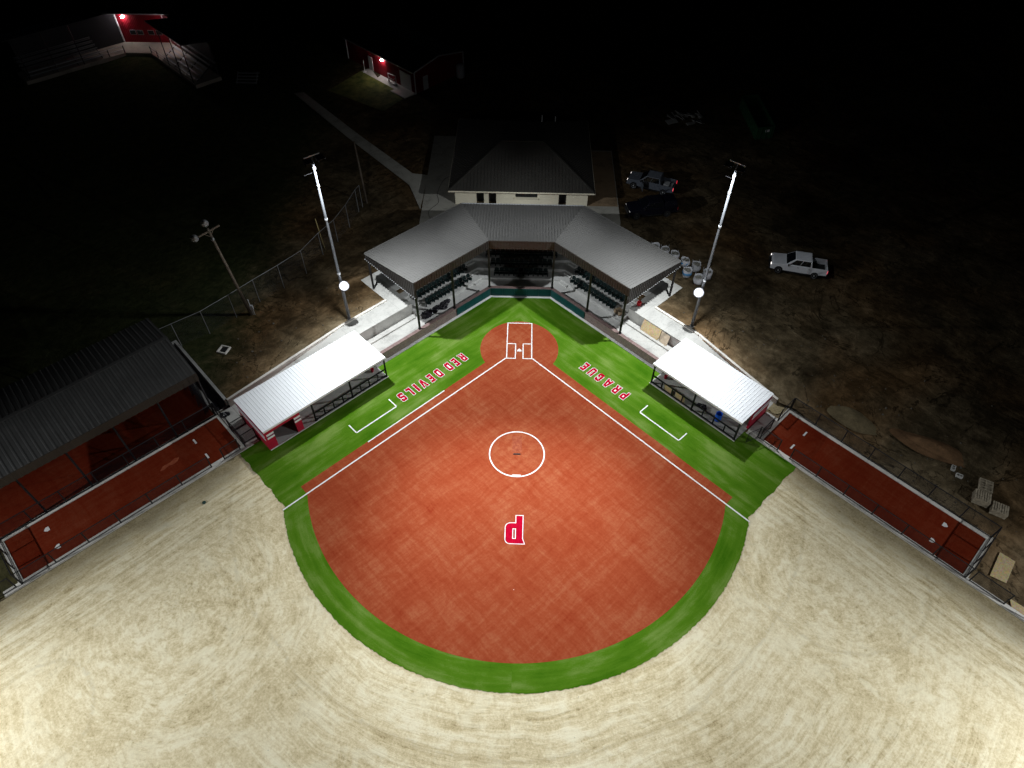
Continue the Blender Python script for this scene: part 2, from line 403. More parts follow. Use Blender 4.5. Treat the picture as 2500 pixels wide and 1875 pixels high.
# ================================================================== ground
def tsm(a, b, x):
    t = max(0, min(1, (x-a)/(b-a))); return t*t*(3-2*t)
def hnoise(x, y): return .05*math.sin(x*.7+y*.3)+.04*math.sin(y*.9-x*.35+1.3)+.03*math.sin(x*1.9+2.1*y)
mb = MB()
mb.face([(-900, -900, -.05), (900, -900, -.05), (900, 900, -.05), (-900, 900, -.05)])
H1 = 1.35
def shift(side, s, v):
    f = max(0, 1-(v-13.4)/4)
    if side == 'L': return .034*max(0, min(s, 25)-6.3)*f
    d = .09*max(0, min(s, 22)-12)
    if s > 22: d = .9+(.15-.9)*min(1, (s-22)/1.2)
    return d*f
def zg(side, s, n):
    """height of the made-up ground above the field"""
    if side == 'L':
        return H1-.07-.42*tsm(8, 25, s)*(1-tsm(15, 24, n))
    k = tsm(20.5, 26, s); z = H1-.07-.75*tsm(12, 22, s)*(1-tsm(13.6, 19, n))
    return z*(1-k)+k*(H1-.07)*tsm(13.4, 22, n)
def gz(x, y):
    side = 'L' if x < 0 else 'R'; x = abs(x)
    return zg(side, (x-y)*RT, (x+y)*RT)
def grid(side, us, vs, f):
    i0 = len(mb.v); nu = len(us); nv = len(vs)
    for v in vs:
        for u in us:
            s, n = f(u, v); n -= shift(side, s, n); q = W(side, s, n)
            z = zg(side, s, n)
            damp = min(1, max(0, n-15)/4) if s < 7 else min(1, max(0, n-14.2)/3)
            if abs(q.x) < 14 and q.y < 42: damp = 0
            mb.v.append(Vector((q.x, q.y, z+hnoise(q.x, q.y)*damp)))
    for b in range(nv-1):
        for a in range(nu-1):
            k = i0+b*nu+a; mb.f.append((k, k+1, k+nu+1, k+nu))
lin = lambda a, b, n: [a+(b-a)*k/n for k in range(n+1)]
vs = lin(13.75, 30, 24)+[33, 37, 42, 50, 60, 80, 110, 160, 240, 400, 700]
grid('L', lin(0, 1, 40), vs, lambda u, v: (-v+u*(25.0+v), v))
grid('R', lin(0, .7, 40)+lin(.7, 1, 30)[1:], [13.4]+vs, lambda u, v: (-v+u*(62+v), v))
grid('L', lin(25, 70, 30)+[90, 140, 240, 500], lin(23.2, 45, 20)+[55, 80, 120, 200, 400, 700], lambda u, v: (u, v))
grid('R', [62, 90, 140, 240, 500], [13.4]+vs, lambda u, v: (u, v))
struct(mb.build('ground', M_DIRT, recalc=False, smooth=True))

def sheet(name, loops, z, mat):
    q = MB(); q.tess(loops, z); o = q.build(name, mat, recalc=False)
    for pl in o.data.polygons:
        if pl.normal.z < 0: pl.flip() if hasattr(pl, 'flip') else None
    return struct(o)
def flipup(o):
    bm = bmesh.new(); bm.from_mesh(o.data)
    for f in bm.faces:
        f.normal_update()
        if f.normal.z < 0: f.normal_flip()
    bm.to_mesh(o.data); bm.free(); return o
xy = lambda q: (q.x, q.y)
# outfield sand, out past the bottom of the picture
sheet('outfield_sand', [[(0, 11), xy(W('R', 60, 7.75)), xy(W('R', 110, 7.75)), (0, -170), xy(W('L', 110, 7.75)), xy(W('L', 60, 7.75))]], -.012, M_SAND)
FT = .3048
PC = (0, -43*FT)
def arc(c, r, a0, a1, n): return [(c[0]+r*math.cos(a0+(a1-a0)*k/n), c[1]+r*math.sin(a0+(a1-a0)*k/n)) for k in range(n+1)]
RG = 66.65*FT
# green turf: backstop, foul ground, then the arc
pR = W('R', 27.15, -.1)
aR = math.atan2(pR.y-PC[1], pR.x-PC[0])
rag = lambda L: [(x+random.uniform(-.045, .045), y+random.uniform(-.045, .045)) for x, y in L]
poly = [xy(W('R', -3.21, 7.75)), xy(W('R', 27.15, 7.62))]+rag([xy(W('R', 27.15+.06*math.sin(k*.5), 7.62-k*.22)) for k in range(1, 35)])
poly += rag(arc(PC, RG, aR, -PI-aR, 320))
poly += rag([xy(W('L', 27.15+.06*math.sin(k*.7), 7.62-k*.22)) for k in range(34, 0, -1)])+[xy(W('L', 27.15, 7.62)), xy(W('L', -3.21, 7.75))]
mb = MB(); mb.tess([poly], .004); struct(flipup(mb.build('grass_turf', M_GREEN, recalc=False)))
# red infield turf with the home circle
c1 = W('R', 25.1, .92); c2 = W('R', 25.1, 0)
RI = 60*FT
a2 = math.asin((W('R', 24.6, -.1).y-PC[1])/RI)
inf = [xy(c1)]
k = arc(PC, RI, -.30, -PI+.30, 110)
inf = []
n0 = .92
s_h = math.sqrt(3.97**2-n0**2)
inf += [xy(W('R', s_h, n0)), xy(W('R', 25.1, n0)), xy(W('R', 25.1, -.02))]
e = W('R', 25.1, -.02); a_e = math.atan2(e.y-PC[1], e.x-PC[0])
inf += arc(PC, RI, a_e-.004, -PI-a_e+.004, 120)
inf += [xy(W('L', 25.1, -.02)), xy(W('L', 25.1, n0)), xy(W('L', s_h, n0))]
aH = math.atan2(W('L', s_h, n0).y, W('L', s_h, n0).x); aH2 = math.atan2(W('R', s_h, n0).y, W('R', s_h, n0).x)
if aH < 0: aH += 2*PI
inf += arc((0, 0), 3.97, aH, aH2, 60)[1:-1]
mb = MB(); mb.tess([inf], .009); struct(flipup(mb.build('infield_turf', M_RED, recalc=False)))
# painted lines
ZL = .014
def line(mbb, a, b, w, z=ZL):
    a = Vector((a[0], a[1], 0)); b = Vector((b[0], b[1], 0)); d = (b-a).normalized(); t = Vector((-d.y, d.x, 0))*w/2
    mbb.face([q+Vector((0, 0, z)) for q in (a-t, b-t, b+t, a+t)])
LW = .105
for sd in 'LR':
    q = MB(); line(q, W(sd, 1.93, -.05), W(sd, 27.42, -.05), .125); struct(flipup(q.build('foul_line', M_PAINTW)))
    q = MB(); line(q, W(sd, 13.75, 2.42), W(sd, 18.29, 2.42), .12, .0145); line(q, W(sd, 13.75, 2.48), W(sd, 13.75, 3.63), .11, .0145); line(q, W(sd, 18.29, 2.48), W(sd, 18.29, 3.63), .11, .0145)
    struct(flipup(q.build('coach_box_line', M_PAINTW)))
q = MB(); line(q, W('L', 9.2, .86), W('L', 18.14, .86), .11); struct(flipup(q.build('running_lane_line', M_PAINTW)))
q = MB()
line(q, (-1.31, 3.70), (1.31, 3.70), LW); 
for sg in (-1, 1):
    line(q, (sg*1.26, 3.645), (sg*1.26, -1.47), LW); line(q, (sg*.385, .60), (sg*.385, -1.47), LW)
    line(q, (sg*.335, .655), (sg*1.205, .655), LW); line(q, (sg*.44, -1.415), (sg*1.205, -1.415), LW)
struct(flipup(q.build('batter_box_line', M_PAINTW)))
q = MB(); A = arc(PC, 8*FT+.05, 0, 2*PI, 72); B = arc(PC, 8*FT-.06, 0, 2*PI, 72)
for k in range(72): q.face([(*A[k], ZL), (*A[k+1], ZL), (*B[k+1], ZL), (*B[k], ZL)])
line(q, (-.37, PC[1]-8*FT+.12), (.37, PC[1]-8*FT+.12), .15, .0185)
struct(flipup(q.build('pitching_circle_line', M_PAINTW)))
# plates
def home_plate(loc, rz, label, grp, mat=M_RUB):
    q = MB(loc); h = .2159
    P = [(0, 0), (h, h), (h, 2*h), (-h, 2*h), (-h, h)]
    c, s = math.cos(rz), math.sin(rz)
    q.prism([(loc[0]+x*c-y*s, loc[1]+x*s+y*c) for x, y in P], loc[2], loc[2]+.025)
    return tag(q.build('home_plate', mat, bevel=.006), label, 'home plate', grp)
home_plate((0, -.03, .010), PI, 'white home plate between the painted batter boxes at the head of the infield', None)
def slab_rubber(c, ang, label, l=.61, wd=.15, grp=None, mat=M_RUB):
    q = MB((c[0], c[1], c[2])); M = Matrix.Rotation(ang, 3, 'Z'); q.box((c[0], c[1], c[2]+.02), (l, wd, .04), M)
    return tag(q.build('pitching_rubber', mat, bevel=.008), label, 'pitching rubber', grp)
slab_rubber((0, -13.16, .010), 0, 'black pitching rubber in the middle of the white pitching circle', .61, .13, None, M_BLACK)
# worn landing mat in the circle, flush with the turf
q = MB(); q.face([(-.42, -12.94, .0125), (.42, -12.94, .0125), (.42, -11.15, .0125), (-.42, -11.15, .0125)])
kk = N('worn_red_turf'); pp = kk.pos(); ff = kk.noise(kk.vec(pp[0], pp[1]), 3.5, 6, .7, .4)
M_WORN = kk.done(kk.ramp(ff, [(.35, (.22, .034, .012)), (.65, (.33, .085, .034))]), .9)
struct(q.build('worn_turf_patch', M_WORN))
q = MB((0, -25.86, .009)); q.lathe((0, -25.86, .009), [(.03, 0), (.03, .01), (.02, .012)], 14)
tag(q.build('base_plug', M_RUB), 'tiny white round base plug in the red turf beyond the big letter P', 'base plug')

# ---------------------------------------------------------- lettering
G = {
 'D': ([(0, 0), (2.7, 0), (3.4, .8), (3.4, 4.2), (2.7, 5), (0, 5)], [(1.2, 1.2), (1.95, 1.2), (2.2, 1.5), (2.2, 3.5), (1.95, 3.8), (1.2, 3.8)]),
 'E': ([(0, 0), (3.1, 0), (3.1, 1.2), (1.3, 1.2), (1.3, 1.9), (2.7, 1.9), (2.7, 3.1), (1.3, 3.1), (1.3, 3.8), (3.1, 3.8), (3.1, 5), (0, 5)],),
 'R': ([(0, 0), (1.25, 0), (1.25, 1.75), (1.55, 1.75), (2.3, 0), (3.65, 0), (2.85, 1.95), (3.4, 2.5), (3.4, 4.3), (2.7, 5), (0, 5)], [(1.25, 2.85), (2.15, 2.85), (2.15, 3.85), (1.25, 3.85)]),
 'V': ([(1.15, 0), (2.45, 0), (3.7, 5), (2.4, 5), (1.8, 2.1), (1.2, 5), (-.1, 5)],),
 'I': ([(0, 0), (1.3, 0), (1.3, 5), (0, 5)],),
 'L': ([(0, 0), (2.9, 0), (2.9, 1.25), (1.3, 1.25), (1.3, 5), (0, 5)],),
 'S': ([(.6, 0), (2.8, 0), (3.4, .6), (3.4, 2.4), (2.8, 3.0), (1.25, 3.05), (1.25, 3.8), (2.15, 3.8), (2.15, 3.4), (3.4, 3.4), (3.4, 4.4), (2.8, 5), (.6, 5), (0, 4.4), (0, 2.6), (.6, 2.0), (2.15, 1.95), (2.15, 1.2), (1.25, 1.2), (1.25, 1.6), (0, 1.6), (0, .6)],),
 'P': ([(0, 0), (1.25, 0), (1.25, 1.7), (2.8, 1.7), (3.4, 2.3), (3.4, 4.4), (2.8, 5), (0, 5)], [(1.25, 2.85), (2.15, 2.85), (2.15, 3.85), (1.25, 3.85)]),
 'A': ([(0, 0), (1.2, 0), (1.38, 1.), (2.12, 1.), (2.3, 0), (3.5, 0), (2.6, 5), (.9, 5)], [(1.5, 2.1), (2.0, 2.1), (1.85, 3.6), (1.65, 3.6)]),
 'G': ([(.6, 0), (2.8, 0), (3.4, .6), (3.4, 2.7), (1.7, 2.7), (1.7, 1.7), (2.15, 1.7), (2.15, 1.2), (1.25, 1.2), (1.25, 3.8), (2.15, 3.8), (2.15, 3.3), (3.4, 3.3), (3.4, 4.4), (2.8, 5), (.6, 5), (0, 4.4), (0, .6)],),
 'U': ([(.6, 0), (2.8, 0), (3.4, .6), (3.4, 5), (2.15, 5), (2.15, 1.2), (1.25, 1.2), (1.25, 5), (0, 5), (0, .6)],),
}
def offset(L, d):
    n = len(L); ar = sum(L[k][0]*L[(k+1) % n][1]-L[(k+1) % n][0]*L[k][1] for k in range(n))
    sg = 1 if ar > 0 else -1; out = []
    for k in range(n):
        a = Vector(L[k-1]); b = Vector(L[k]); c = Vector(L[(k+1) % n])
        d1 = (b-a).normalized(); d2_ = (c-b).normalized()
        n1 = Vector((d1.y, -d1.x))*sg; n2 = Vector((d2_.y, -d2_.x))*sg
        t = (n1+n2); L2 = t.length_squared
        t = t*(2/L2) if L2 > .3 else n1
        if t.length > 1.6: t = t.normalized()*1.6
        q = b+t*d; out.append((q.x, q.y))
    return out
def letters(text, xs, T, z, label, hgt, wd, org, ol=.042):
    root = thing('turf_lettering', label, 'lettering', org)
    for ch, x0, x1 in zip(text, xs[::2], xs[1::2]):
        g = G[ch]; gw = max(q[0] for q in g[0])-min(q[0] for q in g[0]); gx = min(q[0] for q in g[0])
        fx = (x1-x0)/gw; fy = hgt/5
        L = [[((q[0]-gx)*fx+x0, q[1]*fy) for q in lp] for lp in g]
        a = MB(org); a.tess([offset(L[0], ol)], z, T); flipup(a.build('letter_outline', M_PAINTW, root, recalc=False))
        b = MB(org); b.tess(L, z+.004, T); flipup(b.build('letter', M_PAINTR, root, recalc=False))
# RED DEVILS reads down the left foul ground (s grows, tops toward the line)
def TL(q): v = W('L', q.x, 3.54-q.y, q.z); return v
letters('REDDEVILS', [4.75, 5.34, 5.74, 6.24, 6.58, 7.16, 7.87, 8.44, 8.88, 9.38, 9.77, 10.43, 10.78, 11.05, 11.46, 11.95, 12.35, 12.93],
        TL, .0135, 'white edged crimson RED DEVILS lettering on the green turf by the left foul line', 1.12, .7, tuple(W('L', 8.8, 3, .01)))
def TR(q): return W('R', 11.7-q.x, 3.54-q.y, q.z)
letters('PRAGUE', [0, .57, 1.01, 1.61, 2.05, 2.74, 3.17, 3.74, 4.14, 4.72, 5.15, 5.69],
        TR, .0135, 'white edged crimson PRAGUE lettering on the green turf by the right foul line', 1.12, .7, tuple(W('R', 8.8, 3, .01)))
# big P behind the pitching circle, tops toward the outfield
def rnd(c, r, a0, a1, n=6): return [(c[0]+r*math.cos(math.radians(a0+(a1-a0)*k/n)), c[1]+r*math.sin(math.radians(a0+(a1-a0)*k/n))) for k in range(n+1)]
Po = [(0, 0), (.60, 0), (.60, .70), (.80, .70)]+rnd((1.03, 1.13), .43, -90, 0)[0:]+rnd((1.05, 2.2), .41, 0, 90)+[(-.14, 2.62), (.02, 2.12)]
Ph = [(.61, 1.26), (.83, 1.26), (.83, 2.13), (.61, 2.13)]
TPb = lambda q: Vector((.64-q.x, -19.37-q.y, q.z))
root = thing('turf_lettering', 'large white edged crimson letter P on the red infield beyond the pitching circle', 'lettering', (0, -20.7, .01))
a = MB((0, -20.7, .01)); a.tess([offset(Po, .03), offset(Ph, -.03)], .0135, TPb); flipup(a.build('letter_outline', M_PAINTW, root, recalc=False))
b = MB((0, -20.7, .01)); b.tess([offset(Po, -.035), offset(Ph, .035)], .0175, TPb); flipup(b.build('letter', M_PAINTR, root, recalc=False))

# ================================================================== concrete around the stands
TN = math.tan(PI/8)
def ring(name, prof, mat, s_out, sides='LR', cap=True):
    """a profile (n, z) swept along left wing, centre and right wing of the backstop"""
    q = MB(); secs = []
    for f in (lambda n: W('L', s_out, n), lambda n: Vector((-n*TN, n, 0)), lambda n: Vector((n*TN, n, 0)), lambda n: W('R', s_out, n)):
        i = len(q.v)
        for n, z in prof: p_ = f(n); q.v.append(Vector((p_.x, p_.y, z)))
        secs.append(i)
    m_ = len(prof)
    for a, b in zip(secs, secs[1:]):
        for k in range(m_-1): q.f.append((a+k, a+k+1, b+k+1, b+k))
    return q
prof = [(8.3, -.3), (8.3, .0), (10.62, .0), (10.62, .35), (11.85, .35), (11.85, .70), (13.08, .70), (13.08, 1.05), (14.4, 1.05), (14.4, 1.35), (18.35, 1.35), (18.35, -.3)]
q = ring('t', prof, None, 4.6)
for st, sides in ((0, 1), (3, 1)):
    i = st*len(prof)
    q.f.append(tuple(range(i, i+len(prof))))
# half steps of the aisles
for sd in 'LR':
    for n0_, z0_ in ((10.62, 0), (11.85, .35), (13.08, .70)):
        q.sn(sd, 3.42, 4.55, n0_-.3, n0_+.02, z0_-.05, z0_+.176)
        q.sn(sd, -n0_*TN+.15, -n0_*TN+1.15, n0_-.3, n0_+.02, z0_-.05, z0_+.176)
struct(q.build('seating_terrace', M_TERR))
# concourse ends and walkways
for sd in 'LR':
    q = MB(); q.sn(sd, 4.604, 6.28 if sd == 'L' else 6.42, 11.55, 18.35, -.3, H1)
    q.sn(sd, 6.284 if sd == 'L' else 6.424, 12.0, 11.55, 13.75, -.3, H1)
    struct(q.build('concourse', M_CONC))
    # pit between brick wall and retaining wall, running under the dugout
    q = MB(); q.sn(sd, 4.604, 12.3, 8.3, 11.55, -.3, .0); 
    struct(q.build('pit_floor', M_CONC))
    q = MB(); q.sn(sd, 4.9, 12.2, 10.72, 11.28, -.01, .17); struct(q.build('pit_step', M_CONC))
    # ramp down behind the dugout
    se = 25.0 if sd == 'L' else 21.9
    q = MB(); N0, N1 = 11.55, (13.75, 13.35) if sd == 'L' else (13.6, 12.8)
    A = [W(sd, 12.003, N0), W(sd, 12.003, 13.7), W(sd, se, N1[1]), W(sd, se, N0)]
    q.hexa([v+Vector((0, 0, -.3)) for v in A], [A[0]+Vector((0, 0, H1)), A[1]+Vector((0, 0, H1)), A[2]+Vector((0, 0, .02)), A[3]+Vector((0, 0, .02))])
    struct(q.build('ramp', M_CONC))
    # low kerb wall on the outer side of walkway and ramp
    q = MB((W(sd, 15, 13.5)))
    if sd == 'L': P = [(6.3, 13.62, 1.50), (12, 13.62, 1.46), (25.1, 13.03, .95)]
    else: P = [(6.44, 13.48, 1.50), (12, 13.48, 1.48), (21.95, 12.55, .66)]
    for (s0, a0, z0_), (s1, a1, z1_) in zip(P, P[1:]):
        bt = [W(sd, s0, a0, -.3), W(sd, s1, a1, -.3), W(sd, s1, a1+.26, -.3), W(sd, s0, a0+.26, -.3)]
        tp = [W(sd, s0, a0, z0_), W(sd, s1, a1, z1_), W(sd, s1, a1+.26, z1_), W(sd, s0, a0+.26, z0_)]
        q.hexa(bt, tp)
    lab = 'long tapering concrete kerb wall beside the walkway behind the ' + ('long left dugout' if sd == 'L' else 'short right dugout')
    tag(q.build('retaining_wall', M_CURB), lab, 'retaining wall')
# slabs and paths round the concession building, laid on the upper ground
def slab(name, poly, z, mat): 
    q = MB(); q.prism(poly, z-.25, z); return struct(q.build(name, mat))
slab('building_slab', [(-12.25, 19.2), (-11.3, 14.6), (-6.0, 18.36), (6.0, 18.36), (11.3, 14.6), (11.75, 20.2), (11.9, 36.5), (7.8, 36.5), (7.8, 23.3), (-8.2, 23.3), (-8.2, 39.6), (-12.5, 39.6)], H1-.004, M_PATH)
slab('stained_slab', [(7.95, 23.4), (11.7, 23.4), (11.8, 36.3), (7.95, 36.3)], H1+.002, m_conc('dusty_concrete', (.27, .19, .115), .3))
slab('sidewalk', [(-12.5, 22.1), (-12.3, 29.6), (-14.36, 29.97), (-22.8, 39.3), (-33.4, 51.7), (-34.9, 51.4), (-23.3, 37.45), (-14.45, 27.3)], H1-.008, M_PATH)

# ================================================================== backstop wall
org = Vector((0, 8.1, 0))
root = thing('backstop_wall', 'low brown brick backstop wall with dark teal pads around home plate', 'wall', org)
for nm, prf, mt, so in (('brick_wall', [(8.0, -.1), (8.0, 1.0), (8.32, 1.0), (8.32, -.1)], M_BRICK, 12.2), ('wall_cap', [(7.97, 1.0), (7.97, 1.09), (8.35, 1.09), (8.35, 1.0), (7.97, 1.0)], simple('brick_cap', (.19, .13, .12), .8, 0, .3, 5), 12.2)):
    q = ring(nm, prf, mt, so); q.v = [v-org for v in q.v]
    q.f.append(tuple(range(len(prf)))); q.f.append(tuple(range(3*len(prf), 4*len(prf))))
    q.build(nm, mt, root)
pads = []
for sd, s1 in (('L', 1.5), ('R', 1.64)):
    k = 4
    for j in range(k):
        a = -3.26+(s1+3.26)*j/k; b = -3.26+(s1+3.26)*(j+1)/k
        q = MB(org); q.sn(sd, a+.006, b-.006, 7.90, 7.995, .12, 1.06); q.build('wall_pad', M_PAD, root, bevel=.02)
for j in range(5):
    q = MB(org); q.box((-3.26+6.52*(j+.5)/5, 7.9475, .59), (6.52/5-.012, .095, .94)); q.build('wall_pad', M_PAD, root, bevel=.02)
q = ring('k', [(7.72, -.2), (7.72, .05), (7.995, .05), (7.995, -.2)], M_CURB, 12.1); 
struct(q.build('kerb', m_conc('kerb_white', (.80, .80, .78), .08, 2.4)))

# ================================================================== grandstand
org = Vector((0, 12, H1))
ZF, ZB, NF, NB = 7.27, 6.02, 8.1, 16.4
gs = thing('grandstand', 'charcoal roofed open grandstand bending around the backstop', 'grandstand', org)
zr = lambda n: ZF+(ZB-ZF)*(n-NF)/(NB-NF)
def ribbed(P, a0, a1, brange, nfun, step, parent, name, mat, th=.07, rh=.045, rw=.05, og=None):
    """metal sheet in the plane given by P(a, n); ribs run down the slope"""
    q = MB(og)
    ks = [a0, a1]
    c = [(a0, brange(a0)), (a1, brange(a1))]
    return q
SO = {'L': 6.3, 'R': 6.5}
for part in ('L', 'C', 'R'):
    if part == 'C': f = lambda a, n: Vector((a, n, zr(n))); e0 = lambda n: -n*TN; e1 = lambda n: n*TN
    else:
        f = (lambda a, n, sd=part: W(sd, a, n, zr(n))); e0 = lambda n: -n*TN; e1 = (lambda n, sd=part: SO[sd])
    q = MB(org); c = [f(e0(NF), NF), f(e1(NF), NF), f(e1(NB), NB), f(e0(NB), NB)]
    q.hexa([v-Vector((0, 0, .08)) for v in c], c)
    a = -NB*TN+.15
    while a < e1(NB)-.02:
        na = NF if a > -NF*TN else -a/TN
        nb = NB
        if part == 'C' and a > NF*TN: na = a/TN
        if nb-na > .1:
            u = f(a, na+.02); v = f(a, nb); q.bar(u+Vector((0, 0, .015)), v+Vector((0, 0, .015)), .05, .05)
        a += .305
    q.build('roof_panel', M_ROOF, gs)
    # front fascia, deeply ribbed
    q = MB(org); fa, fb = e0(NF), e1(NF)
    g = (lambda a, n, z: Vector((a, n, z))) if part == 'C' else (lambda a, n, z, sd=part: W(sd, a, n, z))
    q.hexa([g(fa, NF-.0, ZF-1.02), g(fb, NF, ZF-1.02), g(fb, NF+.05, ZF-1.02), g(fa, NF+.05, ZF-1.02)], [g(fa, NF, ZF-.085), g(fb, NF, ZF-.085), g(fb, NF+.05, ZF-.085), g(fa, NF+.05, ZF-.085)])
    a = fa+.15
    while a < fb-.1:
        q.hexa([g(a-.05, NF-.04, ZF-1.01), g(a+.05, NF-.04, ZF-1.01), g(a+.05, NF, ZF-1.01), g(a-.05, NF, ZF-1.01)], [g(a-.05, NF-.04, ZF-.09), g(a+.05, NF-.04, ZF-.09), g(a+.05, NF, ZF-.09), g(a-.05, NF, ZF-.09)])
        a += .305
    q.hexa([g(fa, NF-.07, ZF-.085), g(fb, NF-.07, ZF-.085), g(fb, NF-.002, ZF-.085), g(fa, NF-.002, ZF-.085)], [g(fa, NF-.07, ZF+.02), g(fb, NF-.07, ZF+.02), g(fb, NF-.002, ZF+.02), g(fa, NF-.002, ZF+.02)])
    q.build('fascia', M_FASC, gs)
    # back edge gutter
    q = MB(org); q.bar(f(e0(NB), NB+.06)-Vector((0, 0, .03)), f(e1(NB), NB+.06)-Vector((0, 0, .03)), .12, .14); q.build('gutter', M_GALV if part == 'C' else M_ROOF, gs)
# end panels, level bottom under a sloping top
for sd in 'LR':
    q = MB(org); s_ = SO[sd]; zb = ZF-1.95
    def pn(n0_, n1_, o0, o1):
        q.hexa([W(sd, s_+o0, n0_, zb), W(sd, s_+o1, n0_, zb), W(sd, s_+o1, n1_, zb), W(sd, s_+o0, n1_, zb)],
               [W(sd, s_+o0, n0_, zr(n0_)-.01), W(sd, s_+o1, n0_, zr(n0_)-.01), W(sd, s_+o1, n1_, zr(n1_)-.01), W(sd, s_+o0, n1_, zr(n1_)-.01)])
    pn(NF, NB, .002, .04)
    n = NF+.15
    while n < NB-.1: pn(n-.05, n+.05, .04, .085); n += .305
    q.build('end_panel', M_ENDP, gs)
    q = MB(org); q.bar(W(sd, s_+.03, NF, ZF+.01), W(sd, s_+.03, NB, ZB+.01), .14, .05); q.build('roof_trim', M_ROOF, gs)
    q = MB(org); 
    n = NF
    while n < NB: q.sn(sd, s_+.0, s_+.1, n+.02, n+.17, zb-.03, zb); n += .305  # pale blocks added for the dotted light along the panel's bottom edge
    q.build('panel_edge_light', M_GALV, gs)
# posts, beams and rafters
for sd in 'LR':
    for s_ in (6.2, 1.55 if sd == 'L' else 1.68, -3.42):
        q = MB(org); q.bar(W(sd, s_, 8.22, 1.09), W(sd, s_, 8.22, ZF-.1), .2); q.box(W(sd, s_, 8.22, 1.105), (.3, .3, .03), Matrix.Rotation(PI/4, 3, 'Z')); q.build('post', M_STEEL, gs)
    for s_ in (6.12 if sd == 'L' else 6.3, 1.55, -3.0):
        q = MB(org); q.bar(W(sd, s_, 16.2, H1), W(sd, s_, 16.2, zr(16.2)-.1), .19); q.build('post', M_STEEL, gs)
        q = MB(org); q.bar(W(sd, s_, 8.2, zr(8.2)-.3), W(sd, s_, 16.3, zr(16.3)-.3), .14, .3); q.build('rafter', M_STEEL, gs)
    q = MB(org); q.bar(W(sd, -3.4, 8.3, ZF-.95), W(sd, 6.25, 8.3, ZF-.95), .1, .16); q.build('eave_beam', M_STEEL, gs)
q = MB(org); q.bar((-3.42, 8.3, ZF-.95), (3.42, 8.3, ZF-.95), .1, .16); q.build('eave_beam', M_STEEL, gs)

# ------------------------------------------------------------------ stadium seats
def seat_proto():
    root = thing('stadium_seat', 'x', 'seat')
    q = MB(); q.hexa([(-.235, -.02, .40), (.235, -.02, .40), (.235, .42, .37), (-.235, .42, .37)], [(-.235, -.02, .46), (.235, -.02, .46), (.235, .42, .43), (-.235, .42, .43)]); q.build('seat_pan', M_SEAT, root, bevel=.03)
    q = MB(); 
    P = [(-.245, .44), (.245, .44), (.245, .80)]+[(.245*math.cos(a), .80+.12*math.sin(a)) for a in lin(.35, PI-.35, 6)]+[(-.245, .80)]
    q.hexa([(x, .40+(z-.44)*.22, z) for x, z in P], [(x, .455+(z-.44)*.22, z) for x, z in P]); q.build('backrest', M_SEAT, root, bevel=.015)
    for x in (-.265, .265):
        q = MB(); q.bar((x, .22, 0), (x, .25, .42), .03, .12); q.bar((x, .0, .62), (x, .42, .62), .045, .05); q.bar((x, .25, .42), (x, .32, .62), .03, .06); q.build('armrest', M_SEATL, root)
    return root
sp = seat_proto(); first = True
def put_seat(loc, rz, label, grp):
    global first
    o = sp if first else copy_tree(sp); first = False
    o.location = loc; o.rotation_euler = (0, 0, rz); o['label'] = label; o['group'] = grp
rows = [(10.78, .35, 'front'), (12.02, .70, 'middle'), (13.25, 1.05, 'back')]
for sd, wing in (('L', 'left'), ('R', 'right')):
    ang = math.atan2((RT), (-RT if sd == 'L' else RT))-PI/2
    for (n, z, nm), (s0, s1, k) in zip(rows, ((-2.95, 2.85, 12), (-3.4, 3.1, 13), (-3.9, 3.2, 14))):
        for j in range(k):
            p_ = W(sd, s0+(s1-s0)*j/(k-1), n, z)
            put_seat(p_, ang, f'dark green plastic seat in the {nm} row under the {wing} wing of the grandstand', f'{nm} row of seats in the {wing} wing')
for (n, z, nm), (x0, k) in zip(rows, ((2.72, 11), (3.18, 13), (3.75, 15))):
    for j in range(k):
        put_seat((-x0+2*x0*j/(k-1), n, z), 0, f'dark green plastic seat in the {nm} row of the middle section behind home plate', f'{nm} row of seats behind home plate')
# bits lying about in the stand
def lump(name, org, pts, r, mat, label, cat, squash=.5, seed=1, grp=None):
    rr = random.Random(seed); q = MB(org)
    for (x, y, z, R) in pts:
        n = 14; m_ = 8; i0 = len(q.v)
        for a in range(m_+1):
            for b in range(n):
                th = PI*a/m_; ph = 2*PI*b/n; k = R*(1+rr.uniform(-r, r))
                q.v.append(Vector((x+k*math.sin(th)*math.cos(ph), y+k*math.sin(th)*math.sin(ph), z+k*squash*math.cos(th)))-q.o)
        for a in range(m_):
            for b in range(n): q.f.append((i0+a*n+b, i0+a*n+(b+1) % n, i0+(a+1)*n+(b+1) % n, i0+(a+1)*n+b))
    return tag(q.build(name, mat, smooth=False), label, cat, grp)
P = []
rr = random.Random(3)
for k in range(16):
    s_ = rr.uniform(.6, 4.0); n_ = rr.uniform(9.9, 10.55); v = W('L', s_, n_); P.append((v.x, v.y, .1, rr.uniform(.2, .36)))
v = W('L', 3.9, 10.3); P.append((v.x, v.y, .12, .5))
lump('tarpaulin', tuple(W('L', 2.3, 10.2)), P, .3, M_TARP, 'crumpled black tarpaulin heaped before the front seats of the left wing', 'tarpaulin', .7)
v = W('R', 3.2, 11.05, .35); 
q = MB((v.x, v.y, .35)); 
for t in range(2):
    a = W('R', 3.25+.42*t, 10.8+.1*t, .36); b = W('R', 3.45+.42*t, 11.6, .36); q.hexa([a, W('R', 3.6+.42*t, 10.75, .36), W('R', 3.75+.42*t, 11.5, .36), b], [a+Vector((0, 0, .5)), W('R', 3.6+.42*t, 10.75, .8), W('R', 3.75+.42*t, 11.5, .6), b+Vector((0, 0, .45))])
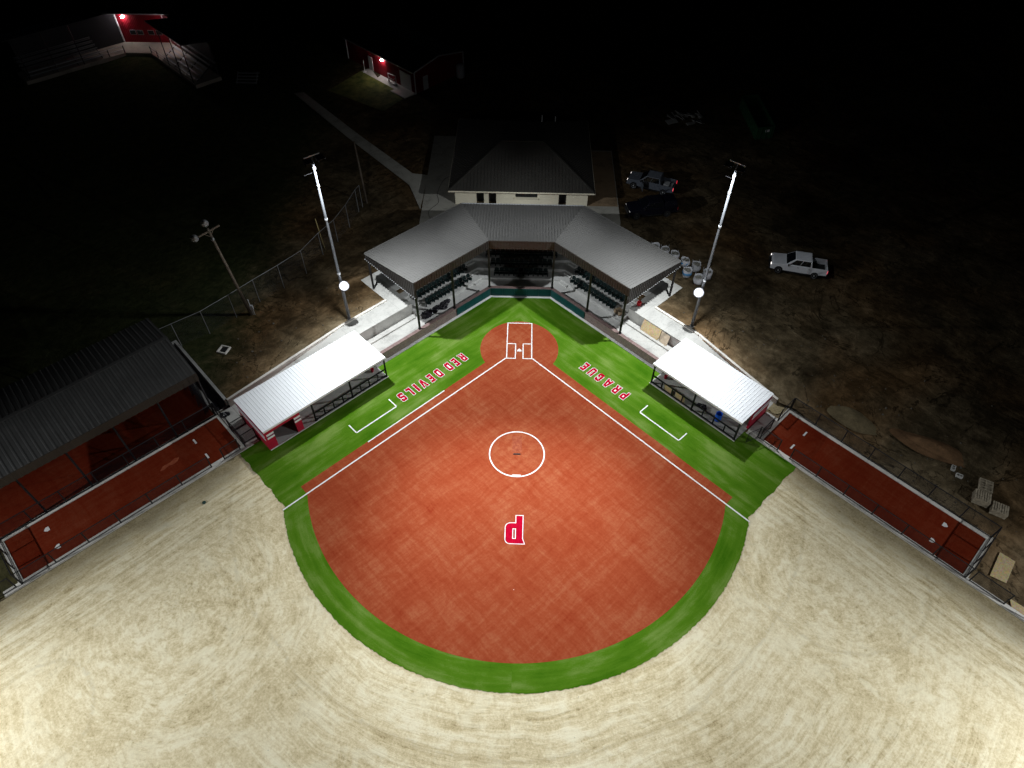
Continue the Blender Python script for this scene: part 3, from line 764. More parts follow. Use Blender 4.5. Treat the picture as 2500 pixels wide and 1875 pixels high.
tag(q.build('cardboard_box', simple('cardboard', (.34, .26, .17), .8, 0, .2, 6), bevel=.02), 'tan cardboard boxes standing at the outer end of the front row in the right wing', 'box')
v = W('R', 4.95, 12.75, H1)
can = thing('petrol_can', 'red plastic can standing on the concourse under the right end of the grandstand roof', 'can', v)
q = MB(v); q.lathe(v, [(.22, 0), (.24, .05), (.24, .40), (.16, .5), (.08, .52), (.08, .6)], 16); q.build('can_body', simple('red_plastic', (.6, .012, .02), .4), can, smooth=True)
q = MB(v); q.tube([v+Vector((.07, 0, .55)), v+Vector((.2, .1, .72)), v+Vector((.34, .17, .78))], .025); q.build('spout', M_BLACK, can)
def cable(name, pts, r, label, cat='cable', mat=None):
    q = MB(pts[0]); P = [Vector(x) for x in pts]; out = []
    for k in range(len(P)-1):
        a = P[max(k-1, 0)]; b = P[k]; c = P[k+1]; d = P[min(k+2, len(P)-1)]
        for t in lin(0, 1, 6)[:-1]:
            out.append(.5*((2*b)+(c-a)*t+(2*a-5*b+4*c-d)*t*t+(3*b-a-3*c+d)*t**3))
    out.append(P[-1]); q.tube(out, r, 6); return tag(q.build(name, mat or M_BLACK), label, cat)
cable('cable', [W('R', -2.8, 8.9, .02), W('R', -1.2, 9.6, .02), W('R', .2, 9.4, .02), W('R', 1.2, 8.7, .02), W('R', 3.0, 9.2, .02), W('R', 4.9, 8.9, .02), W('R', 6.6, 9.3, .02), W('R', 7.4, 9.5, .02)], .009, 'thin black cable snaking over the floor in front of the right wing seats')
cable('cable', [(-10.2, 18.2, 1.365), (-10.8, 19.6, 1.365), (-11.4, 21.5, 1.365), (-10.4, 23.5, 1.365), (-10.7, 25.5, 1.365), (-10.2, 28.5, 1.365), (-9.2, 29.5, 1.365)], .02, 'thin black cable lying on the slab beside the left side of the concession building')
# plywood leaning on the retaining wall of the right pit
def sheet_board(name, a, b, c, d, th, mat, label, cat='board', grp=None):
    a, b, c, d = (Vector(x) for x in (a, b, c, d)); cen = (a+b+c+d)/4; nrm = (b-a).cross(d-a).normalized()*th
    q = MB(cen); q.hexa([a, b, c, d], [a+nrm, b+nrm, c+nrm, d+nrm]); return tag(q.build(name, mat), label, cat, grp)
sheet_board('osb_board', W('R', 6.75, 11.0, .18), W('R', 9.05, 11.0, .18), W('R', 9.0, 11.5, 1.26), W('R', 6.7, 11.5, 1.26), -.02, M_OSB, 'large yellow chipboard sheet leaning on the retaining wall beside the right dugout')
sheet_board('plywood_board', W('R', 9.1, 11.05, .18), W('R', 10.15, 10.95, .18), W('R', 10.1, 11.45, 1.2), W('R', 9.05, 11.5, 1.2), -.02, simple('raw_plywood', (.50, .41, .30), .8, 0, .15, 4), 'smaller pale plywood sheet leaning between the yellow chipboard and the right dugout roof')

# ================================================================== dugouts
def dugout(sd):
    s0, s1 = 12.05, (25.0 if sd == 'L' else 21.85)
    org = W(sd, (s0+s1)/2, 8.5)
    word = ('long white roofed dugout with a red striped store at its far end, on the left', 'short white roofed dugout with one red striped end wall, on the right')[sd == 'R']
    d = thing('dugout', word, 'dugout', org)
    q = MB(org); q.sn(sd, s0, s1-.06, 6.02, 11.5, -.25, .02); q.build('floor', M_CONCG, d)
    q = MB(org); q.sn(sd, s0-.03, s1-.03, 5.96, 6.018, -.2, .06); q.build('front_kerb', M_CURB, d)
    zf, zb = 2.78, 2.62; nf, nb = 5.94, 11.1
    a0, a1 = s0-.06, s1+.025
    z = lambda n: zf+(zb-zf)*(n-nf)/(nb-nf)
    q = MB(org)
    q.hexa([W(sd, a0, nf, zf-.07), W(sd, a1, nf, zf-.07), W(sd, a1, nb, zb-.07), W(sd, a0, nb, zb-.07)], [W(sd, a0, nf, zf), W(sd, a1, nf, zf), W(sd, a1, nb, zb), W(sd, a0, nb, zb)])
    s_ = a0+.2
    while s_ < a1-.1:
        q.hexa([W(sd, s_-.045, nf, zf), W(sd, s_+.045, nf, zf), W(sd, s_+.045, nb+.03, zb), W(sd, s_-.045, nb+.03, zb)], [W(sd, s_-.02, nf, zf+.025), W(sd, s_+.02, nf, zf+.025), W(sd, s_+.02, nb+.03, zb+.025), W(sd, s_-.02, nb+.03, zb+.025)])
        s_ += .305
    q.build('roof', M_WROOF, d)
    q = MB(org); q.sn(sd, a0, a1, nf-.05, nf-.002, zf-.2, zf+.03); q.sn(sd, a0-.05, a0-.002, nf-.05, nb, zb-.2, zb); q.build('roof_trim', M_WHITE, d, bevel=.02)
    # back wall and near end wall
    q = MB(org); q.sn(sd, s0+.2, s1-.1, 10.86, 11.08, .02, zb-.08); q.build('back_wall', M_REDW, d)
    q = MB(org); q.sn(sd, s0+.02, s0+.2, 8.36, 11.08, .02, zb-.08); q.build('end_wall', M_REDW, d)
    if sd == 'L':
        e = MB(org); e.sn(sd, s1-.18, s1, 6.1, 11.08, .02, zb-.07); e.build('end_wall', M_REDW, d)
        for h0, h1 in ((1.34, 1.58), (1.76, 2.0)):
            e = MB(org); e.sn(sd, s1+.001, s1+.012, 6.09, 11.06, h0, h1); e.build('stripe', M_WHITE, d)
        e = MB(org); e.sn(sd, s1+.001, s1+.008, 6.09, 11.06, 1.58, 1.76); e.build('stripe', M_PLUM, d); e = MB(org); e.sn(sd, s1+.001, s1+.008, 6.09, 11.06, 2.0, 2.3); e.build('stripe', M_PLUM, d)
        for u0, u1 in ((24.13, 24.815), (21.45, 22.08)):
            e = MB(org); e.sn(sd, u0, u1, 6.1, 6.28, .02, 2.06); e.build('front_pier', M_REDW, d)
            for h0, h1, mt in ((1.34, 1.58, M_WHITE), (1.58, 1.76, M_PLUM), (1.76, 2.0, M_WHITE)):
                e = MB(org); e.sn(sd, u0-.004, u1+.006, 6.086, 6.0985, h0, h1); e.build('stripe', mt, d)
        e = MB(org); e.sn(sd, 21.45, 24.815, 6.1, 6.28, 2.061, zf-.09); e.build('lintel', M_REDW, d)
        e = MB(org); e.sn(sd, 21.45, 21.62, 6.285, 10.85, .02, zb-.08); e.build('partition_wall', M_REDW, d)
        posts = (12.12, 16.08, 20.15); rails = ((12.12, 16.08), (16.08, 20.15)); npan = 3.6
    else:
        e = MB(org); e.sn(sd, s1-.18, s1, 8.12, 11.08, .02, zb-.07); e.build('end_wall', M_REDW, d)
        for h0, h1 in ((1.34, 1.58), (1.76, 2.0)):
            e = MB(org); e.sn(sd, s1+.001, s1+.012, 8.11, 11.06, h0, h1); e.build('stripe', M_WHITE, d)
        e = MB(org); e.sn(sd, s1+.001, s1+.008, 8.11, 11.06, 1.58, 1.76); e.build('stripe', M_PLUM, d); e = MB(org); e.sn(sd, s1+.001, s1+.008, 8.11, 11.06, 2.0, 2.3); e.build('stripe', M_PLUM, d)
        posts = (12.15, 16.89, 21.65); rails = ((12.15, 16.89), (16.89, 21.65))
    for s_ in posts:
        e = MB(org); e.bar(W(sd, s_, 6.14, .02), W(sd, s_, 6.14, zf-.07), .14); e.box(W(sd, s_, 6.14, .03), (.24, .24, .02), Matrix.Rotation(PI/4, 3, 'Z')); e.build('post', M_STEEL, d)
        e = MB(org); e.bar(W(sd, s_, 10.8, .02), W(sd, s_, 10.8, zb-.1), .1); e.build('post', M_STEEL, d)
        e = MB(org); e.bar(W(sd, s_, 6.0, zf-.17), W(sd, s_, 10.85, zb-.17), .1, .14); e.build('rafter', M_STEEL, d)
    e = MB(org); e.bar(W(sd, s0, 6.12, zf-.15), W(sd, s1-.2 if sd == 'R' else 21.4, 6.12, zf-.15), .1, .14); e.build('eave_beam', M_STEEL, d)
    for a, b in rails:
        e = MB(org); k = 4
        e.bar(W(sd, a, 6.14, 1.06), W(sd, b, 6.14, 1.06), .11); e.bar(W(sd, a, 6.14, .14), W(sd, b, 6.14, .14), .11)
        for j in range(1, k): e.bar(W(sd, a+(b-a)*j/k, 6.14, .14), W(sd, a+(b-a)*j/k, 6.14, 1.06), .10)
        e.build('railing', M_STEEL, d)
        e = MB(org); e.face([W(sd, a, 6.16, .14), W(sd, b, 6.16, .14), W(sd, b, 6.16, 1.06), W(sd, a, 6.16, 1.06)]); e.build('railing_net', M_NETL, d)
    q = MB(org); 
    e = MB(org); e.bar(W(sd, s0+1, 10.45, .47), W(sd, s1-(4 if sd == 'L' else .8), 10.45, .47), .4, .05); 
    for j in range(6):
        s_ = s0+1.2+(s1-s0-(5.4 if sd == 'L' else 2.2))*j/5; e.bar(W(sd, s_, 10.45, .02), W(sd, s_, 10.45, .45), .05, .3)
    e.build('bench', M_GALV, d)
    return d
M_NETL = m_mesh('railing_netting', (.015, .015, .02), .1, .03)
dugout('L'); dugout('R')
# things in the dugouts
def bar_thing(name, a, b, r, mat, label, cat):
    q = MB(a); q.tube([a, b], r, 8); return tag(q.build(name, mat), label, cat)
v = W('R', 19.3, 6.95, .02)
bl_ = thing('plastic_barrel', 'bright blue open plastic barrel behind the rail of the right dugout', 'barrel', v)
q = MB(v); q.lathe(v, [(.27, 0), (.29, .05), (.30, .28), (.31, .30), (.30, .32), (.30, .62), (.31, .64), (.30, .66), (.29, .9), (.31, .92), (.31, .95), (.28, .95), (.27, .80), (.26, .3)], 22, cap=(True, True)); q.build('barrel_body', simple('blue_plastic', (.01, .11, .62), .35, 0, .1, 3), bl_, smooth=True)
q = MB(v); q.lathe(v+Vector((0, 0, .305)), [(.2585, 0), (.0, .001)], 20, cap=(False, False)); q.build('black_liner', M_BLACK, bl_)
for j, (sa, sb) in enumerate(((13.55, 14.5), (14.85, 15.95))):
    sheet_board('osb_board', W('R', sa, 6.30, .05), W('R', sb, 6.30, .05), W('R', sb, 6.22, .92), W('R', sa, 6.22, .92), -.02, M_OSB,
                ('chipboard sheet leaning inside the right dugout rail, nearer home plate', 'chipboard sheet leaning inside the right dugout rail, nearer the blue barrel')[j], 'board')
lump('equipment_bag', tuple(W('L', 14.2, 9.2)), [(*xy(W('L', 13.6+.25*k, 9.3+.05*(k % 2))), .22, .24) for k in range(6)], .2, M_TARP, 'black equipment bags lying on the floor of the left dugout', 'bag', .9, 5)
lump('cloth_bundle', tuple(W('R', 17.4, 7.2)), [(*xy(W('R', 17.1+.22*k, 7.1+.1*(k % 3))), .15, .2) for k in range(4)], .35, M_TARP, 'dark bundle lying behind the middle post of the right dugout', 'bundle', .8, 6)
for sd, lb in (('L', 'small crimson bucket at the home end of the long left dugout'), ('R', 'small crimson bucket at the home end of the short right dugout')):
    v = W(sd, 12.75, 7.6, .02); q = MB(v); q.lathe(v, [(.13, 0), (.17, .34), (.18, .36), (.155, .36), (.12, .05)], 16); tag(q.build('bucket', M_REDW, smooth=True), lb, 'bucket')
v = W('L', 22.7, 7.6, .02); q = MB(v)
for k in range(5): q.bar(v+Vector((-.4, .1*k, .1)), v+Vector((.5, .1*k-.1, .9+.03*k)), .05, .03)
q.bar(v+Vector((-.4, 0, .1)), v+Vector((-.4, .5, .1)), .06); q.bar(v+Vector((.5, -.1, .9)), v+Vector((.5, .4, .9)), .06)
tag(q.build('folded_trolley', M_GALV), 'grey metal trolley standing inside the red store of the left dugout', 'trolley')

# ================================================================== bullpens and the covered cage
def fl(name, sd, s0, s1, n0, n1, z, mat):
    q = MB(); q.face([W(sd, s0, n0, z), W(sd, s1, n0, z), W(sd, s1, n1, z), W(sd, s0, n1, z)]); return struct(flipup(q.build(name, mat)))
M_REDP = M_RED.copy(); M_REDP.name = 'bullpen_turf'
for e in M_REDP.node_tree.nodes:
    if e.type == 'VALTORGB':
        for c in e.color_ramp.elements: c.color = (c.color[0]*.55, c.color[1]*.38, c.color[2]*.38, 1)
fl('bullpen_turf', 'L', 26.68, 45.12, 8.22, 12.7, .02, M_REDP)
fl('cage_turf', 'L', 26.7, 46.0, 13.2, 22.4, .02, M_REDP)
fl('bullpen_turf', 'R', 23.5, 41.55, 8.1, 12.6, .02, M_REDP)
# a worn, sandy streak in front of the left rubbers
q = MB(); q.tess([[xy(W('L', a, b)) for a, b in ((31.2, 10.9), (31.6, 11.05), (32.1, 10.9), (32.7, 10.95), (33.1, 10.6), (32.8, 10.5), (32.3, 10.65), (31.9, 10.5), (31.5, 10.6))]], .026)
struct(flipup(q.build('worn_turf_patch', M_WORN, recalc=False)))
def kerb(boxes, sd):
    q = MB()
    for b in boxes: q.sn(sd, *b)
    return struct(q.build('kerb', M_CURB))
kerb([(25.2, 46.6, 7.64, 8.2, -.2, .09), (26.3, 26.66, 8.202, 12.7, -.2, .08), (45.14, 45.5, 8.202, 12.7, -.2, .08), (26.3, 46.2, 12.72, 13.18, -.2, .09)], 'L')
kerb([(22.0, 48, 7.62, 8.08, -.2, .09), (23.1, 23.48, 8.082, 12.6, -.2, .08), (41.57, 41.95, 8.082, 12.6, -.2, .08), (23.1, 41.95, 12.602, 13.08, -.2, .09)], 'R')
q = MB(); q.sn('L', 25.03, 26.298, 8.202, 13.05, -.25, .03); q.sn('L', 25.35, 26.6, 13.2, 22.4, -.25, .03); struct(q.build('apron', M_CONC))
q = MB(); q.sn('R', 21.93, 23.098, 8.082, 11.2, -.25, .03); struct(q.build('apron', M_CONC))
q = MB(); rr = random.Random(11); c_ = W('R', 22.35, 12.25)
q.tess([[(c_.x+(.95+rr.uniform(-.15, .15))*math.cos(a), c_.y+(.7+rr.uniform(-.15, .15))*math.sin(a)) for a in lin(0, 2*PI, 22)[:-1]]], .035); struct(flipup(q.build('spilt_sand', M_SAND, recalc=False)))
# retaining wall of the sunken cage yard
q = MB(W('L', 25.2, 18))
for (a, z0_), (b, z1_) in zip(((13.31, .95), (18, 1.18)), ((18, 1.18), (23.3, 1.38))):
    q.hexa([W('L', 25.06, a, -.2), W('L', 25.32, a, -.2), W('L', 25.32, b, -.2), W('L', 25.06, b, -.2)], [W('L', 25.06, a, z0_), W('L', 25.32, a, z0_), W('L', 25.32, b, z1_), W('L', 25.06, b, z1_)])
q.sn('L', 25.322, 60, 23.04, 23.3, -.2, 1.38)
tag(q.build('retaining_wall', M_CONCG), 'grey concrete wall of the sunken yard beside the roofed practice cage', 'retaining wall')
# rubbers and plates
for sd, L1, L2 in (('L', ((29.42, 11.54), (29.37, 9.32)), ((42.5, 11.47), (42.43, 9.29))), ('R', ((25.79, 11.44), (25.76, 9.33)), ((38.96, 11.43), (38.86, 9.26)))):
    wd = {'L': 'left', 'R': 'right'}[sd]
    a = -PI*.75 if sd == 'L' else -PI/4
    for j, (s_, n_) in enumerate(L1):
        slab_rubber(W(sd, s_, n_, .022), a+PI/2, f'white pitching rubber in the {wd} bullpen, on the side {"away from" if j == 0 else "next to"} the sandy outfield', .61, .16, 'bullpen pitching rubbers')
    for j, (s_, n_) in enumerate(L2):
        home_plate(tuple(W(sd, s_, n_, .022)), a+PI/2, f'white home plate in the {wd} bullpen, on the side {"away from" if j == 0 else "next to"} the sandy outfield', 'bullpen home plates')
# fences
def fence_part(root, org, P, h, mpost, mmesh, r=.042, gaps=(), rail=True, bottom=True, mesh=True):
    P = [Vector(p_) for p_ in P]
    for p_ in P:
        q = MB(org); q.tube([p_-Vector((0, 0, .15)), p_+Vector((0, 0, h))], r*1.25, 8); q.build('post', mpost, root)
    for k, (a, b) in enumerate(zip(P, P[1:])):
        if k in gaps: continue
        q = MB(org); q.tube([a+Vector((0, 0, h-.02)), b+Vector((0, 0, h-.02))], r, 6)
        q.build('rail', mpost, root)
        if bottom: q = MB(org); q.tube([a+Vector((0, 0, .06)), b+Vector((0, 0, .06))], r*.8, 6); q.build('rail', mpost, root)
        q = MB(org); q.face([a+Vector((0, 0, .05)), b+Vector((0, 0, .05)), b+Vector((0, 0, h)), a+Vector((0, 0, h))]); q.build('wire_mesh', mmesh, root)
org = W('R', 32, 10)
f = thing('bullpen_fence', 'low black chain-link fence closing in the right bullpen lane', 'fence', org)
fence_part(f, org, [W('R', s_, 7.9, .09) for s_ in (23.0, 25.04, 26.31, 28.9, 31.46, 34.03, 36.59, 39.18, 41.76)], 1.5, M_STEEL, M_MESHB, gaps=(1,))
fence_part(f, org, [W('R', s_, 12.95, .09) for s_ in (23.35, 25.9, 28.53, 31.13, 33.86, 36.5, 39.22, 41.76)], 1.68, M_STEEL, M_MESHB)
fence_part(f, org, [W('R', 23.25, n_, .09) for n_ in (12.95, 10.9, 9.6, 7.9)], 1.6, M_STEEL, M_MESHB, gaps=(1,))
fence_part(f, org, [W('R', 41.78, n_, .09) for n_ in (12.95, 11.2, 9.6, 7.9)], 1.6, M_STEEL, M_MESHB)
# open gate swung out on the grass
a = W('R', 23.0, 7.8, .1); b = W('R', 22.6, 6.6, .1)
q = MB(org); 
for u, v in ((a, b), (a+Vector((0, 0, 1.4)), b+Vector((0, 0, 1.4))), (a, a+Vector((0, 0, 1.4))), (b, b+Vector((0, 0, 1.4)))): q.tube([u, v], .028, 6)
g_ = q.build('gate', M_STEEL, f); q = MB(org); q.face([a, b, b+Vector((0, 0, 1.4)), a+Vector((0, 0, 1.4))]); q.build('gate_mesh', M_MESHB, g_)
org = W('R', 46, 8)
f = thing('outfield_fence', 'black chain-link fence running on past the right bullpen to the edge of the picture', 'fence', org)
fence_part(f, org, [W('R', s_, 7.9, .09) for s_ in (42.1, 44.7, 46.4, 48.9, 51.4)], 1.5, M_STEEL, M_MESHB, gaps=(1,))
org = W('L', 36, 10)
f = thing('bullpen_fence', 'low black chain-link fence closing in the left bullpen lane', 'fence', org)
fence_part(f, org, [W('L', s_, 7.9, .09) for s_ in (26.9, 28.41, 29.65, 32.35, 34.99, 37.63, 40.2, 42.74, 45.3)], 1.5, M_STEEL, M_MESHB, gaps=(1,))
fence_part(f, org, [W('L', s_, 12.95, .09) for s_ in (26.45, 29.4, 32.0, 34.75, 37.42, 40.1, 42.76, 45.3)], 1.62, M_STEEL, M_MESHB)
fence_part(f, org, [W('L', 26.42, n_, .09) for n_ in (12.95, 10.4, 7.95)], 1.6, M_STEEL, M_MESHB)
fence_part(f, org, [W('L', 45.32, n_, .09) for n_ in (12.95, 11.2, 9.6, 7.9)], 1.6, M_STEEL, M_MESHB)
fence_part(f, org, [W('L', s_, 8.3, .05) for s_ in (25.1, 26.42)], 1.2, M_STEEL, M_MESHB); fence_part(f, org, [W('L', s_, 10.2, .05) for s_ in (25.1, 26.42)], 1.2, M_STEEL, M_MESHB)
org = W('L', 47, 8)
f = thing('outfield_fence', 'black chain-link fence running on past the left bullpen to the edge of the picture', 'fence', org)
fence_part(f, org, [W('L', s_, 7.9, .09) for s_ in (45.7, 48.3, 50.9)], 1.5, M_STEEL, M_MESHB)
# roofed cage
org = W('L', 36, 17.5)
c = thing('batting_cage', 'long grey ribbed gable roof on posts over a red floor, beside the left bullpen', 'shelter', org)
zE, zR, nE, nR, nBk = 5.82, 6.72, 13.0, 17.75, 22.5
A0, A1 = 26.5, 46.4
for n0_, n1_, z0_, z1_ in ((nE, nR, zE, zR), (nR, nBk, zR, zE)):
    q = MB(org); P = [W('L', A0, n0_, z0_), W('L', A1, n0_, z0_), W('L', A1, n1_, z1_), W('L', A0, n1_, z1_)]
    q.hexa([v-Vector((0, 0, .06)) for v in P], P)
    s_ = A0+.2
    while s_ < A1-.1:
        q.hexa([W('L', s_-.09, n0_, z0_), W('L', s_+.09, n0_, z0_), W('L', s_+.09, n1_, z1_), W('L', s_-.09, n1_, z1_)], [W('L', s_-.045, n0_, z0_+.055), W('L', s_+.045, n0_, z0_+.055), W('L', s_+.045, n1_, z1_+.055), W('L', s_-.045, n1_, z1_+.055)])
        s_ += .5
    q.build('roof_panel', M_SHEDR, c)
q = MB(org); q.bar(W('L', A0, nR, zR+.05), W('L', A1, nR, zR+.05), .35, .05); q.build('ridge_cap', M_SHEDR, c)
q = MB(org); q.sn('L', A0, A1, nE-.03, nE-.002, zE-.88, zE-.01)
s_ = A0+.2
while s_ < A1-.1:
    q.sn('L', s_-.1, s_+.1, nE-.075, nE-.03, zE-.87, zE-.02); s_ += .5
q.build('fascia', M_FASC, c)
q = MB(org); q.hexa([W('L', A0-.03, nE, zE-.8), W('L', A0-.002, nE, zE-.8), W('L', A0-.002, nBk, zE-.8), W('L', A0-.03, nBk, zE-.8)], [W('L', A0-.03, nE, zE), W('L', A0-.002, nE, zE), W('L', A0-.002, nBk, zE), W('L', A0-.03, nBk, zE)])
q.build('end_fascia', M_FASC, c)
for s_ in (26.62, 30.31, 34.12, 37.9, 41.65, 45.35):
    q = MB(org); q.bar(W('L', s_, 13.07, .09), W('L', s_, 13.07, zE-.1), .12); q.build('post', M_STEEL, c)
    q = MB(org); q.bar(W('L', s_, 22.3, .02), W('L', s_, 22.3, zE-.1), .12); q.build('post', M_STEEL, c)
    q = MB(org); q.bar(W('L', s_, 13.1, zE-.2), W('L', s_, nR, zR-.2), .1, .2); q.bar(W('L', s_, nR, zR-.2), W('L', s_, 22.3, zE-.2), .1, .2); q.build('rafter', M_STEEL, c)
# net curtain bunched at the end of the cage
q = MB(W('L', 26.9, 14)); rr = random.Random(8)
for k in range(22):
    n0_ = 13.25+k*.42; n1_ = n0_+.42; d0 = .25*math.sin(k*1.9); d1 = .25*math.sin((k+1)*1.9)
    q.face([W('L', 26.95+d0*1.6, n0_, .03), W('L', 26.95+d1*1.6, n1_, .03), W('L', 26.75+d1*.3, n1_, 4.7), W('L', 26.75+d0*.3, n0_, 4.7)])
tag(q.build('cage_net', M_NET), 'dark hanging net curtain at the near end of the roofed cage', 'netting')
P = []
rr = random.Random(4)
for k in range(12):
    v = W('L', rr.uniform(25.6, 26.3), rr.uniform(12.2, 14.8), .08); P.append((v.x, v.y, .08, rr.uniform(.15, .28)))
lump('net_heap', tuple(W('L', 26, 13.5)), P, .3, M_TARP, 'heap of dark netting on the concrete between the left dugout and the roofed cage', 'netting', .7, 9)

# ================================================================== floodlight poles
for sg, (px, py) in POLES.items():
    base = Vector((px, py, 1.28)); lab = 'left' if sg < 0 else 'right'
    p_ = thing('light_pole', f'tall pale steel floodlight pole behind the {lab} dugout, its lower lamp lit', 'light pole', base, 0, 'tall floodlight poles beside the grandstand')
    q = MB(base); q.tube([base-Vector((0, 0, .3)), base+Vector((0, 0, 5)), base+Vector((0, 0, 12)), base+Vector((0, 0, 18.45))], [.165, .145, .115, .085], 16); q.build('pole_shaft', M_POLE, p_, smooth=True)
    q = MB(base)
    for z_, r_ in ((6.0, .165), (12.2, .14), (15.6, .125), (17.3, .13)): q.tube([base+Vector((0, 0, z_)), base+Vector((0, 0, z_+.16))], r_, 14)
    q.build('collar', M_GALV, p_)
    q = MB(base); q.lathe(base, [(.25, -.3), (.25, .06), (.22, .09)], 18); q.build('footing', M_CONCG, p_)
    fw = Vector((-sg*.65, -.76, 0)); al = Vector((.76, -sg*.65, 0)) if sg > 0 else Vector((.76, .65, 0))
    tp = base+Vector((0, 0, 18.5))
    q = MB(base); q.bar(tp-al*.72, tp+al*.72, .07, .09); q.build('crossarm', M_GALV, p_)
    for k in (-.55, .55):
        c0 = tp+al*k+Vector((0, 0, -.05))
        hd = MB(base); q = hd; ex = al*.30; 
        A = [c0-ex+fw*.10, c0+ex+fw*.10, c0+ex+fw*.75-Vector((0, 0, .12)), c0-ex+fw*.75-Vector((0, 0, .12))]
        q.hexa([v-Vector((0, 0, .03)) for v in A], A)
        for e_ in (-1, 1): q.hexa([c0+ex*e_+fw*.1-Vector((0, 0, .4)), c0+ex*e_*1.04+fw*.1-Vector((0, 0, .4)), c0+ex*e_*1.04+fw*.75-Vector((0, 0, .33)), c0+ex*e_+fw*.75-Vector((0, 0, .33))], [c0+ex*e_+fw*.1, c0+ex*e_*1.04+fw*.1, c0+ex*e_*1.04+fw*.75-Vector((0, 0, .12)), c0+ex*e_+fw*.75-Vector((0, 0, .12))])
        q.build('lamp_hood', M_STEEL, p_)
    q = MB(base); c0 = tp-fw*.35-Vector((0, 0, 1.7)); q.tube([tp-fw*.12-Vector((0, 0, .1)), c0, c0-al*.9], .025, 6); q.build('cable_bracket', M_STEEL, p_)
    # lower, lit lamp
    dirv = (Vector((0, -48.5, 49.5))-base).normalized(); dirv = Vector((-sg*.22, -.62, .75)).normalized()
    lc = base+Vector((-sg*.42, -.55, 5.0))
    q = MB(base); q.bar(base+Vector((0, 0, 4.85)), lc-dirv*.25, .08); q.build('lamp_bracket', M_GALV, p_)
    q = MB((0, 0, 0)); q.lathe((0, 0, 0), [(.16, -.4), (.4, -.25), (.5, 0), (.52, .02), (.48, .02)], 28, cap=(True, False)); hs = q.build('lamp_housing', M_STEEL, p_, smooth=True)
    hs.location = lc-base; hs.rotation_euler = dirv.to_track_quat('Z', 'Y').to_euler()
    q = MB((0, 0, 0)); q.lathe((0, 0, 0), [(.48, .0), (.42, .05), (.3, .1), (.15, .13), (.01, .135)], 28, cap=(False, True)); q.build('lamp_lens', M_LAMP, hs, smooth=True)
# old wooden pole with round lamps
base = Vector((-27.78, 2.82, 1.15))
p_ = thing('light_pole', 'old weathered wooden light pole with unlit round lamps, by the chain-link fence', 'light pole', base)
top = Vector((-28.2, 1.6, 12.6))
q = MB(base); q.tube([base-Vector((0, 0, .3)), base.lerp(top, .5), top+Vector((0, 0, .2))], [.17, .145, .11], 12); q.build('pole_shaft', M_WOOD, p_, smooth=True)
ar = Vector((.72, .69, .12)).normalized()
q = MB(base); q.bar(top-ar*1.0-Vector((0, 0, .1)), top+ar*1.1-Vector((0, 0, .1)), .11, .13); q.bar(top-ar*.5-Vector((0, 0, .12)), top-Vector((0, 0, .7)), .04); q.bar(top+ar*.5-Vector((0, 0, .12)), top-Vector((0, 0, .7)), .04); q.build('crossarm', M_WOOD, p_)
for off in (-1.35*ar, Vector((-.1, .1, .75)), Vector((.25, -.25, -.75))):
    c0 = top+off; Rm = Vector((-.5, .5, -.75)).normalized().to_track_quat('Z', 'Y').to_matrix(); sc_ = 1 if off.z > -.6 else .5
    q = MB((0, 0, 0)); q.lathe((0, 0, 0), [(.10*sc_, -.3*sc_), (.16*sc_, -.18*sc_), (.30*sc_, .05*sc_), (.36*sc_, .18*sc_), (.34*sc_, .18*sc_), (.27*sc_, .06*sc_), (.1*sc_, -.1*sc_)], 20); q.v = [Rm @ v+c0-base for v in q.v]; q.build('lamp_reflector', M_OLDG, p_, smooth=True)
q = MB(base); q.box(base+Vector((.28, -.05, 1.15)), (.3, .2, .5)); q.tube([base+Vector((.2, -.05, 0)), base+Vector((.2, -.05, .9))], .03); q.tube([base+Vector((.36, -.05, 0)), base+Vector((.36, -.05, .9))], .03); q.tube([base+Vector((.2, -.05, 1.4)), base+Vector((.17, -.05, 2.2))], .05); q.build('meter_box', M_GALV, p_)
# pale utility pole further back and two fence-side posts
base = Vector((-19.2, 23.25, 1.25)); q = MB(base); q.tube([base-Vector((0, 0, .2)), base+Vector((-.25, .1, 8.1))], [.14, .10], 12); tag(q.build('wooden_pole', M_WOOD, smooth=True), 'bare grey wooden pole at the end of the chain-link fence, by the sidewalk', 'pole')
base = Vector((-22.2, 13.3, 1.2)); q = MB(base); q.tube([base, base+Vector((-.3, .0, 4.6))], .05, 8); tag(q.build('pipe_post', simple('yellow_pipe', (.30, .24, .10), .6), smooth=True), 'thin yellowish pipe post leaning above the chain-link fence', 'post')
# long chain-link fence on the left
FP = [(-48, -13.5), (-45.5, -11.6), (-43, -9.7), (-40.6, -7.7), (-38.1, -5.8), (-35.7, -3.9), (-33.4, -1.95), (-31.2, -.1), (-29.2, 2.35), (-27.4, 4.7), (-25.45, 7.1), (-23.6, 9.6), (-22.4, 12.75), (-21.2, 15.25), (-20.4, 18.2), (-19.85, 21.3), (-19.55, 22.3)]
org = Vector((-27, 5, 1.1)); f = thing('chain_link_fence', 'tall grey chain-link fence curving through the dark ground on the left', 'fence', org)
fence_part(f, org, [(x, y, gz(x, y)+.02) for x, y in FP], 3.02, M_OLDG, M_MESHG, r=.028, bottom=False)
